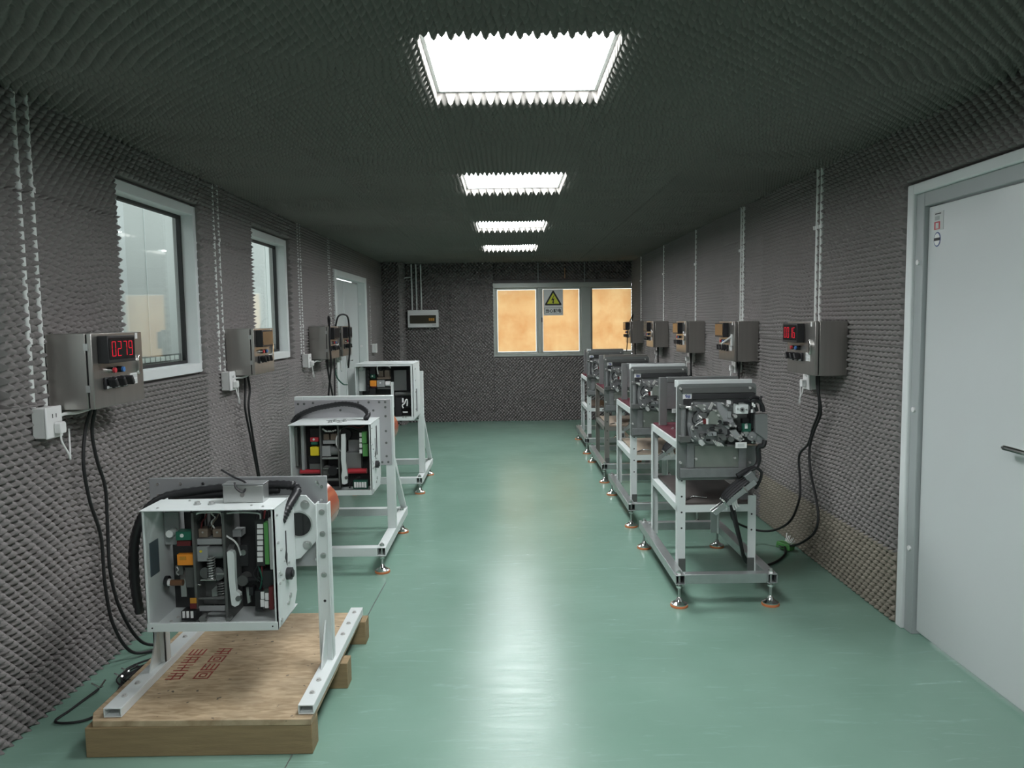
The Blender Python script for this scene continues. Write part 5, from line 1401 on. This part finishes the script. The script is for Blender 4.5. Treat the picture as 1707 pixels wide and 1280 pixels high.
# ------------------------------------------------------------ left rigs two and three on levelling feet
def stand(root, xl, xr, yf, yr, yp, zb, zt, plate, brace=True):
    """base of square tube on four feet, two braced posts and a mounting plate"""
    z0 = zb - 0.055
    for x in (xl, xr):
        ra = hollow(MB(), x - 0.028, x + 0.028, yf, yr, z0, zb, 'y').build('base_rail', 'white_frame', root, bevel=0.0015)
        for y in (yf + 0.03, yr - 0.12):
            levelling_foot(root, x, y, zb)
    for y in (yf, yr - 0.056):
        hollow(MB(), xl + 0.028, xr - 0.028, y, y + 0.056, z0, zb, 'x').build('cross_tube', 'white_frame', root, bevel=0.0015)
    for x in (xl, xr):
        MB().box(x - 0.028, x + 0.028, yp, yp + 0.05, zb, zt).build('post', 'white_frame', root, bevel=0.002)
        if brace:
            MB().add([Vector((x + dx, y, z)) for dx in (-0.02, 0.02) for y, z in ((yp + 0.05, zt - 0.38), (yp + 0.05, zt - 0.45), (yr - 0.03, zb), (yr + 0.0, zb))],
                     [(0, 1, 2, 3), (7, 6, 5, 4), (0, 4, 5, 1), (1, 5, 6, 2), (2, 6, 7, 3), (3, 7, 4, 0)]).build('brace', 'white_frame', root)
    MB().box(xl + 0.028, xr - 0.028, yp, yp + 0.05, zt - 0.05, zt).build('top_beam', 'white_frame', root, bevel=0.002)

R2 = thing('test_rig', 'white breaker test rig on levelling feet in the middle of the left row', 'test rig', (-1.10, 5.0, 0), group='left breaker test rigs')
stand(R2, -0.30, 0.300, -0.44, 0.60, 0.004, 0.165, 1.066, None)
pl = MB().box(-0.325, 0.315, -0.008, 0.002, 0.600, 1.045).build('mounting_plate', 'plate_light', R2, bevel=0.003)
for x, z in ((-0.30, 1.02), (-0.26, 1.02), (-0.2, 1.025), (-0.05, 1.025), (0.1, 1.025), (0.17, 1.025), (0.24, 1.025), (0.28, 1.025), (0.28, 0.99), (0.20, 0.97), (0.28, 0.93), (0.28, 0.83), (0.28, 0.75), (0.28, 0.66), (0.25, 0.62), (0.29, 0.62), (-0.02, 0.975)):
    bolt(pl, (x, -0.008, z), (0, -1, 0), 0.006, 'steel_dark', 0.005)
MB().cyl((0.17, 0.006, 0.80), (0.17, 0.42, 0.80), 0.13, 40).build('insulator_tube', 'insulator_red', R2)
x0, x1, y0, z0, z1 = -0.268, 0.239, -0.35, 0.476, 0.925
ho, ck = housing(R2, x0, x1, y0, -0.01, -0.01, z0, z1)
cheek_detail(ck, x1, y0, -0.06, z0, z1)
MB().box(x1 - 0.001, x1 + 0.0015, -0.16, -0.13, z0 + 0.22, z1 - 0.04).build('slot', 'ink_black', ck)
MB().box(-0.08, 0.16, -0.16, -0.145, z1, z1 + 0.0012).build('top_slot', 'ink_black', ho)
for x, y in ((-0.03, -0.26), (0.03, -0.26), (-0.01, -0.21), (0.05, -0.21)):
    bolt(ho, (x, y, z1), (0, 0, 1), 0.011, 'steel', 0.014)
put(RIG_TWO, ho)
corrugated(R2, [(-0.33, -0.05, 0.90), (-0.29, -0.05, 0.945), (-0.20, -0.05, 0.985), (-0.10, -0.05, 1.007), (0.02, -0.06, 1.022), (0.12, -0.08, 1.006), (0.185, -0.13, 0.968), (0.18, -0.18, 0.935)], 0.018)

R3 = thing('test_rig', 'white breaker test rig at the far end of the left row', 'test rig', (-1.10, 6.95, 0), group='left breaker test rigs')
stand(R3, -0.30, 0.285, -0.23, 0.75, 0.0, 0.150, 1.10, None)
pl = MB().box(-0.36, 0.285, -0.10, -0.09, 0.655, 1.145).build('mounting_plate', 'white_frame', R3, bevel=0.002)
MB().box(-0.34, 0.27, -0.09, 0.0, 0.70, 0.76).build('plate_bracket', 'white_frame', R3)
for z in (0.675, 0.70, 0.77, 0.85, 0.93, 1.01, 1.10, 1.13):
    bolt(pl, (0.27, -0.10, z), (0, -1, 0), 0.006, 'steel_dark', 0.005)
    bolt(pl, (0.245, -0.10, z), (0, -1, 0), 0.004, 'steel_dark', 0.004)
MB().cyl((0.12, -0.085, 0.86), (0.12, 0.36, 0.86), 0.13, 40).build('insulator_tube', 'insulator_red', R3)
x0, x1, y0, z0, z1 = -0.195, 0.297, -0.60, 0.722, 1.205
ho, ck = housing(R3, x0, x1, y0, -0.11, -0.11, z0, z1, rimmed=True)
MB().box(x1 - 0.001, x1 + 0.0015, -0.40, -0.35, z0 + 0.05, z0 + 0.25).build('slot', 'ink_black', ck)
for z in (0.80, 0.95, 1.05, 1.15):
    bolt(ck, (x1, -0.45, z), (1, 0, 0), 0.006, 'steel', 0.005)
put(RIG_THREE, ho)

# ------------------------------------------------------------ right rigs
def right_rig(label):
    t = thing('breaker_stand', label, 'test stand', (1.16, 4.48, 0), group='right breaker stands')
    zb = 0.180
    for x in (-0.25, 0.245):
        hollow(MB(), x - 0.026, x + 0.026, -0.555, 0.57, zb - 0.052, zb, 'y').build('base_rail', 'galvanised', t, bevel=0.0015)
        for y in (-0.525, 0.52):
            levelling_foot(t, x, y, zb)
    for y in (-0.545, 0.50):
        MB().box(-0.224, 0.219, y, y + 0.05, zb - 0.052, zb).build('cross_tube', 'galvanised', t, bevel=0.002)
    def angle(xa, ya, sx, sy, za, zc):
        """upright of L section, legs along +-x and +-y from its corner"""
        w, th = 0.045, 0.004
        o = MB().box(xa, xa + sx * w, ya, ya + sy * th, za, zc).box(xa, xa + sx * th, ya + sy * th, ya + sy * w, za, zc).build('post', 'white_frame', t)
        z = za + 0.25
        while z < zc - 0.03:
            MB().cyl((xa + sx * 0.024, ya - 0.0003, z), (xa + sx * 0.024, ya - 0.001, z), 0.0055, 8).build('hole', 'ink_black', o)
            z += 0.09
        return o
    angle(-0.222, -0.348, 1, 1, 0.130, 1.212)
    angle(0.219, -0.348, -1, 1, 0.115, 0.560)
    angle(-0.222, 0.420, 1, -1, 0.130, 0.865)
    angle(0.219, 0.420, -1, -1, 0.130, 0.865)
    for x in (-0.215, 0.172):
        MB().box(x, x + 0.04, -0.350, -0.348, 0.130, 0.205).build('post_foot', 'steel_dark', t)
    # rails
    w = 0.040
    for z in (0.865, 0.510):
        MB().box(-0.222, -0.218, -0.344, 0.416, z - w, z).box(-0.218, -0.182, -0.344, 0.416, z - 0.004, z).build('side_rail', 'white_frame', t)
        MB().box(0.215, 0.219, -0.344 if z < 0.6 else -0.2, 0.416, z - w, z).build('side_rail', 'white_frame', t)
        MB().box(-0.182, 0.182, 0.416, 0.420, z - w, z).build('cross_rail', 'white_frame', t)
    MB().box(-0.177, 0.177, -0.348, -0.344, 0.510 - w, 0.510).box(-0.177, 0.177, -0.344, -0.31, 0.506, 0.510).build('cross_rail', 'white_frame', t)
    MB().box(-0.222, 0.205, -0.300, -0.262, 1.168, 1.208).build('top_rail', 'white_frame', t, bevel=0.002)
    MB().box(0.150, 0.195, -0.285, -0.262, 0.51, 1.168).build('rear_upright', 'steel_mech', t)
    MB().box(-0.178, 0.212, -0.340, 0.414, 0.511, 0.522).build('shelf', 'shelf_dark', t)
    # plate with breaker mechanism
    r = 0.02
    def rr(xa, xb, za, zc):
        out = []
        for cx, cz, a in ((xb - r, zc - r, 0), (xa + r, zc - r, 90), (xa + r, za + r, 180), (xb - r, za + r, 270)):
            for q in range(5):
                an = math.radians(a + 22.5 * q)
                out.append((cx + r * math.cos(an), cz + r * math.sin(an)))
        return out
    pl = MB().prism(rr(-0.228, 0.208, 0.655, 1.192), -0.362, -0.350).build('breaker_plate', 'plate_dark', t)
    put(shift(BREAKER, -0.072), pl)
    MB().box(-0.198, -0.146, -0.366, -0.362, 1.108, 1.140).build('number_tag', 'white_plastic', pl)
    # rear portal and red insulation on the upper deck
    ro = MB().box(-0.196, -0.150, 0.27, 0.31, 0.865, 1.180).box(0.13, 0.17, 0.27, 0.31, 0.865, 1.15).box(-0.150, 0.30, 0.265, 0.315, 1.150, 1.182)
    ro.build('rear_portal', 'grey_metal', t, bevel=0.002)
    MB().box(-0.16, 0.14, 0.275, 0.30, 0.98, 1.15).build('portal_panel', 'steel_mech', t)
    dk = MB().box(-0.21, 0.20, -0.20, 0.41, 0.866, 0.876).build('deck_plate', 'maroon', t)
    for i in range(4):
        bolt(dk, (-0.15 + i * 0.07, 0.10, 0.876), (0, 0, 1), 0.009, 'chrome', 0.01)
    MB().box(-0.165, -0.125, -0.10, -0.06, 0.70, 1.06).build('insulating_bar', 'red_plastic', t, bevel=0.002)
    MB().box(0.08, 0.12, -0.10, -0.06, 0.70, 1.06).build('insulating_bar', 'red_plastic', t, bevel=0.002)
    # slanted cable carrier
    cc = thing('cable_carrier', '', '')
    del cc['category'], cc['label']
    cc.parent = t
    ang = math.atan2(0.19, 0.245)
    Mx = Matrix.Translation((0.05, -0.43, 0.612)) @ Matrix.Rotation(-ang, 4, 'Y')
    cc.matrix_local = Mx
    MB().box(-0.15, 0.13, -0.035, 0.035, -0.050, -0.044).box(-0.15, 0.13, -0.038, -0.032, -0.050, -0.022).build('carrier_rail', 'galvanised', cc)
    MB().box(-0.155, -0.06, -0.034, -0.026, -0.03, -0.022).box(-0.155, -0.06, 0.0, 0.008, -0.03, -0.022).build('carrier_arm', 'chrome', cc)
    for x in (-0.075, 0.055):
        MB().box(x, x + 0.012, -0.040, 0.036, -0.056, -0.012).build('clamp', 'chrome', cc, bevel=0.002)
    for k in range(4):
        MB().tube([(-0.075, -0.03 + 0.016 * k, -0.030), (-0.04, -0.03 + 0.016 * k, -0.020 + 0.006 * k), (0.03, -0.03 + 0.016 * k, -0.014 + 0.008 * k), (0.105, -0.03 + 0.015 * k, -0.012 + 0.006 * k)], 0.011, 8, 8, rfun=lambda i: 1.0 if i % 2 else 0.8).build('corrugated_lead', 'black_plastic', cc)
    MB().box(0.10, 0.15, -0.035, 0.035, -0.042, 0.024).build('end_socket', 'grey_metal', cc, bevel=0.003)
    for k in range(3):
        MB().tube([(-0.03 + 0.012 * k, -0.02, -0.05), (-0.045 + 0.012 * k, -0.02, -0.075), (-0.05 + 0.014 * k, -0.018, -0.095)], 0.005, 6).build('ferrule', 'white_plastic', cc)
    # loose spanner-like linkage on the shelf
    MB().tube([(-0.16, -0.28, 0.527), (-0.10, -0.20, 0.527), (-0.03, -0.25, 0.527)], 0.005, 6, 1).build('loose_rod', 'chrome', t)
    return t

def shift(items, dy):
    out = []
    for it in items:
        if it[0] == 'box':
            out.append(it[:5] + (it[5] + dy, it[6] + dy) + it[7:])
        elif it[0] == 'cylx':
            out.append(it[:5] + (it[5] + dy,) + it[6:])
        elif it[0] == 'cyly':
            out.append(it[:4] + (it[4] + dy, it[5] + dy) + it[6:])
        elif it[0] == 'poly':
            out.append(it[:4] + (it[4] + dy, it[5] + dy))
        else:
            out.append(it[:3] + ([(p[0], p[1] + dy, p[2]) for p in it[3]],) + it[4:])
    return out

SR = right_rig('white framed breaker stand tagged 9#, nearest in the right row')
rigs = [SR]
for y, lb in ((6.06, 'white framed breaker stand tagged 8#, second in the right row'),
              (7.62, 'bare brownish steel breaker stand tagged 7#, third in the right row'),
              (9.20, 'breaker stand tagged 6#, farthest in the right row')):
    c = copy_tree(SR)
    c.location = (1.16, y, 0)
    c['label'] = lb
    rigs.append(c)
def recolour(root, names, m):
    for o in root.children:
        if o.name.split('.')[0] in names and o.type == 'MESH':
            o.material_slots[0].link = 'OBJECT'
            o.material_slots[0].material = MATS[m]
recolour(rigs[1], ('shelf',), 'shelf_tan')
recolour(rigs[2], ('post', 'side_rail', 'cross_rail', 'top_rail'), 'raw_steel')
recolour(rigs[2], ('shelf',), 'shelf_tan')
recolour(rigs[3], ('top_rail',), 'raw_steel')
for r, nm in zip(rigs, ('9#', '8#', '7#', '6#')):
    pl = [o for o in r.children if o.name.split('.')[0] == 'breaker_plate'][0]
    text_mesh('tag_text', nm, 0.026, 'ink_blue', pl, Matrix.Translation((-0.172, -0.3663, 1.123)) @ FRONT, bold=0.0008)
bpy.context.view_layer.update()

# ------------------------------------------------------------ cables
def cable(pts, r, label, m='black_rubber', n=8, name='cable', cat='cable', steps=8):
    return tag(MB().tube(pts, r, n, steps).build(name, m), label, cat)
xw = XL + 0.035
cable([(xw + 0.03, 3.235, 1.215), (xw, 3.225, 1.12), (xw, 3.19, 0.97), (xw, 3.22, 0.80), (xw, 3.29, 0.62), (xw, 3.30, 0.40), (xw + 0.01, 3.33, 0.20), (xw + 0.05, 3.40, 0.04), (xw + 0.13, 3.50, 0.008), (-1.62, 3.57, 0.008)], 0.0075, 'left strand of the black cables hanging from the box reading 0279')
cable([(xw + 0.03, 3.262, 1.215), (xw + 0.005, 3.262, 1.10), (xw + 0.005, 3.285, 0.97), (xw + 0.005, 3.34, 0.83), (xw + 0.005, 3.34, 0.66), (xw + 0.01, 3.33, 0.45), (xw + 0.02, 3.38, 0.25), (xw + 0.06, 3.47, 0.06), (xw + 0.13, 3.56, 0.008), (-1.60, 3.64, 0.008)], 0.0075, 'right strand of the black cables hanging from the box reading 0279')
cable([(-1.575, 3.42, 0.012), (-1.66, 3.37, 0.02), (-1.73, 3.27, 0.018), (-1.70, 3.17, 0.01), (-1.66, 3.02, 0.006), (-1.66, 2.90, 0.006), (-1.71, 2.845, 0.006), (-1.80, 2.85, 0.006), (-1.79, 2.95, 0.006), (-1.765, 3.10, 0.012)], 0.005, 'thin black lead looped on the floor left of the pallet')
for k in range(5):
    a = k * 1.3
    cable([(-1.58, 3.30 + 0.02 * k, 0.01), (-1.64, 3.27 + 0.02 * math.sin(a), 0.02 + 0.006 * k), (-1.70 + 0.01 * k, 3.24 + 0.03 * math.cos(a), 0.03), (-1.72 + 0.012 * k, 3.17 + 0.02 * math.sin(a), 0.025), (-1.68, 3.13 + 0.02 * k, 0.01), (-1.60, 3.12 + 0.03 * k, 0.008)], 0.0035, ['lowest', 'second', 'third', 'fourth', 'topmost'][k] + ' tangled thin black wire on the floor beside the pallet')
for (x, y), nm in zip(((-1.765, 3.11), (-1.71, 3.25), (-1.715, 3.20)), ('near the foam at the loose lead end', 'farther of the two in the wire tangle', 'nearer of the two in the wire tangle')):
    t = thing('terminal_clip', 'small metal cable clip ' + nm, 'clip', (x, y, 0.012))
    for i in range(3):
        MB().tube([(0, 0, 0), (0.02 * math.cos(i * 2 + x * 9), 0.02 * math.sin(i * 2), 0.012), (0.035 * math.cos(i * 2 + x * 9), 0.035 * math.sin(i * 2), 0.02)], 0.004, 6).build('prong', 'chrome', t)
xw = XL + 0.05
cable([(xw, 5.16, 1.215), (xw, 5.16, 1.10), (xw, 5.14, 0.98), (xw, 5.21, 0.80), (xw, 5.33, 0.50), (xw, 5.42, 0.25), (xw + 0.06, 5.5, 0.03)], 0.008, 'left black cable below the control box under the second window')
cable([(xw, 5.21, 1.215), (xw, 5.25, 1.10), (xw, 5.21, 0.98), (xw, 5.26, 0.80), (xw, 5.36, 0.50), (xw, 5.46, 0.25), (xw + 0.06, 5.54, 0.03)], 0.008, 'right black cable below the control box under the second window')
xf = XL + 0.16
cable([(xf - 0.03, 7.32, 1.525), (xf - 0.03, 7.30, 1.60), (xf, 7.20, 1.615), (xf + 0.03, 7.10, 1.56), (xf + 0.03, 7.07, 1.40), (xf + 0.03, 7.09, 1.15), (xf - 0.02, 7.16, 0.85), (xf - 0.04, 7.20, 0.5)], 0.009, 'black cable looping over the left edge of the third left box')
cable([(xf - 0.03, 7.60, 1.525), (xf, 7.60, 1.62), (xf + 0.05, 7.66, 1.64), (xf + 0.07, 7.75, 1.58), (xf + 0.07, 7.77, 1.30), (xf + 0.03, 7.85, 1.05), (xf, 8.0, 0.8), (xf, 8.05, 0.5)], 0.009, 'black cable arching between the third and fourth left boxes')
cable([(xf - 0.05, 7.28, 1.215), (xf - 0.05, 7.32, 1.05), (xf - 0.05, 7.45, 0.85), (xf - 0.05, 7.52, 0.6)], 0.009, 'slanting black cable below the third left box')
cable([(xf - 0.05, 7.58, 1.215), (xf - 0.05, 7.57, 1.0), (xf - 0.05, 7.55, 0.8), (xf - 0.05, 7.53, 0.6)], 0.009, 'straight black cable below the third left box')
cable([(xf - 0.05, 7.60, 1.10), (xf - 0.05, 7.68, 1.0), (xf - 0.03, 7.85, 0.92), (xf - 0.02, 8.0, 0.90)], 0.007, 'thin green lead sagging toward the double door', 'green_dark')
# right wall cables
xw = XR - 0.07
cable([(xw, 4.48, 1.215), (xw, 4.475, 1.15), (xw + 0.02, 4.485, 1.0), (xw + 0.03, 4.60, 0.86), (xw + 0.03, 4.66, 0.76), (xw + 0.02, 4.78, 0.66), (xw + 0.02, 4.76, 0.50), (xw + 0.0, 4.72, 0.38), (xw - 0.03, 4.80, 0.22), (xw - 0.10, 4.95, 0.12), (xw - 0.2, 5.05, 0.11), (1.50, 4.95, 0.20), (1.42, 4.72, 0.36), (1.385, 4.40, 0.47), (1.37, 4.16, 0.55)], 0.008, 'black cable sweeping from the box reading 0016 to the nearest stand')
cable([(xw, 4.455, 1.215), (xw, 4.45, 1.10), (xw + 0.02, 4.46, 0.98), (xw + 0.03, 4.57, 0.86), (xw + 0.03, 4.64, 0.74), (xw + 0.02, 4.60, 0.60), (xw + 0.01, 4.48, 0.45), (xw + 0.0, 4.42, 0.34), (xw - 0.01, 4.46, 0.24), (xw - 0.01, 4.66, 0.12), (xw, 4.84, 0.05), (1.86, 4.92, 0.03)], 0.008, 'black cable hanging straight down from the box reading 0016')
cable([(1.215, 4.06, 0.525), (1.235, 4.05, 0.43), (1.275, 4.08, 0.31), (1.34, 4.20, 0.17), (1.46, 4.40, 0.06), (1.58, 4.55, 0.015), (1.70, 4.66, 0.010), (1.79, 4.78, 0.015), (1.825, 4.88, 0.03)], 0.008, 'black lead from the carrier of stand 9# to the green connector')
cable([(1.230, 4.06, 0.525), (1.250, 4.06, 0.43), (1.285, 4.10, 0.32), (1.35, 4.23, 0.18), (1.46, 4.42, 0.07), (1.57, 4.565, 0.022)], 0.007, 'short doubled lead beside the carrier cable of stand 9#')
cable([(1.31, 4.03, 0.722), (1.345, 4.03, 0.735), (1.372, 4.03, 0.71), (1.366, 4.04, 0.66), (1.35, 4.06, 0.615)], 0.008, 'black loop of lead beside the end of the stand 9# carrier')
t = thing('cable_connector', 'green cable connector with white ferrules lying on the floor at right', 'connector', (1.84, 4.91, 0.03))
MB().box(-0.035, 0.035, -0.05, 0.05, -0.02, 0.02).build('connector_body', 'green_bright', t, bevel=0.005).rotation_euler = (0.1, 0.1, 0.7)
for i in range(6):
    MB().tube([(0.012, -0.045 + 0.018 * i, 0.012), (0.03, -0.04 + 0.022 * i, 0.028), (0.045, -0.05 + 0.03 * i, 0.044 + 0.012 * (i % 2))], 0.0032, 6).build('ferrule', 'white_plastic', t)
for i in range(2):
    MB().tube([(-0.02, -0.03, 0.0), (-0.06, -0.05 + 0.04 * i, 0.005)], 0.004, 6).build('pin', 'chrome', t)
for yb, nm in ((5.775, 'second'), (7.347, 'third'), (9.005, 'fourth'), (10.66, 'farthest')):
    for k, s in ((0.20, 'nearer'), (0.27, 'farther')):
        cable([(xw, yb + k, 1.215), (xw, yb + k + (0.03 if s == 'nearer' else -0.05), 1.05), (xw + 0.02, yb + k + (0.10 if s == 'nearer' else 0.0), 0.85), (xw + 0.03, yb + k + 0.05, 0.5), (xw, yb + k + 0.02, 0.1), (xw - 0.05, yb + k, 0.012)], 0.008, '%s black cable below the %s control box on the right wall' % (s, nm))
cable([(XR - 0.10, 10.95, 1.53), (XR - 0.10, 10.90, 1.62), (XR - 0.13, 10.78, 1.60), (XR - 0.20, 10.70, 1.45), (XR - 0.21, 10.72, 1.25), (XR - 0.20, 10.85, 1.10)], 0.007, 'dark lead looped over the farthest right control box', 'black_rubber')
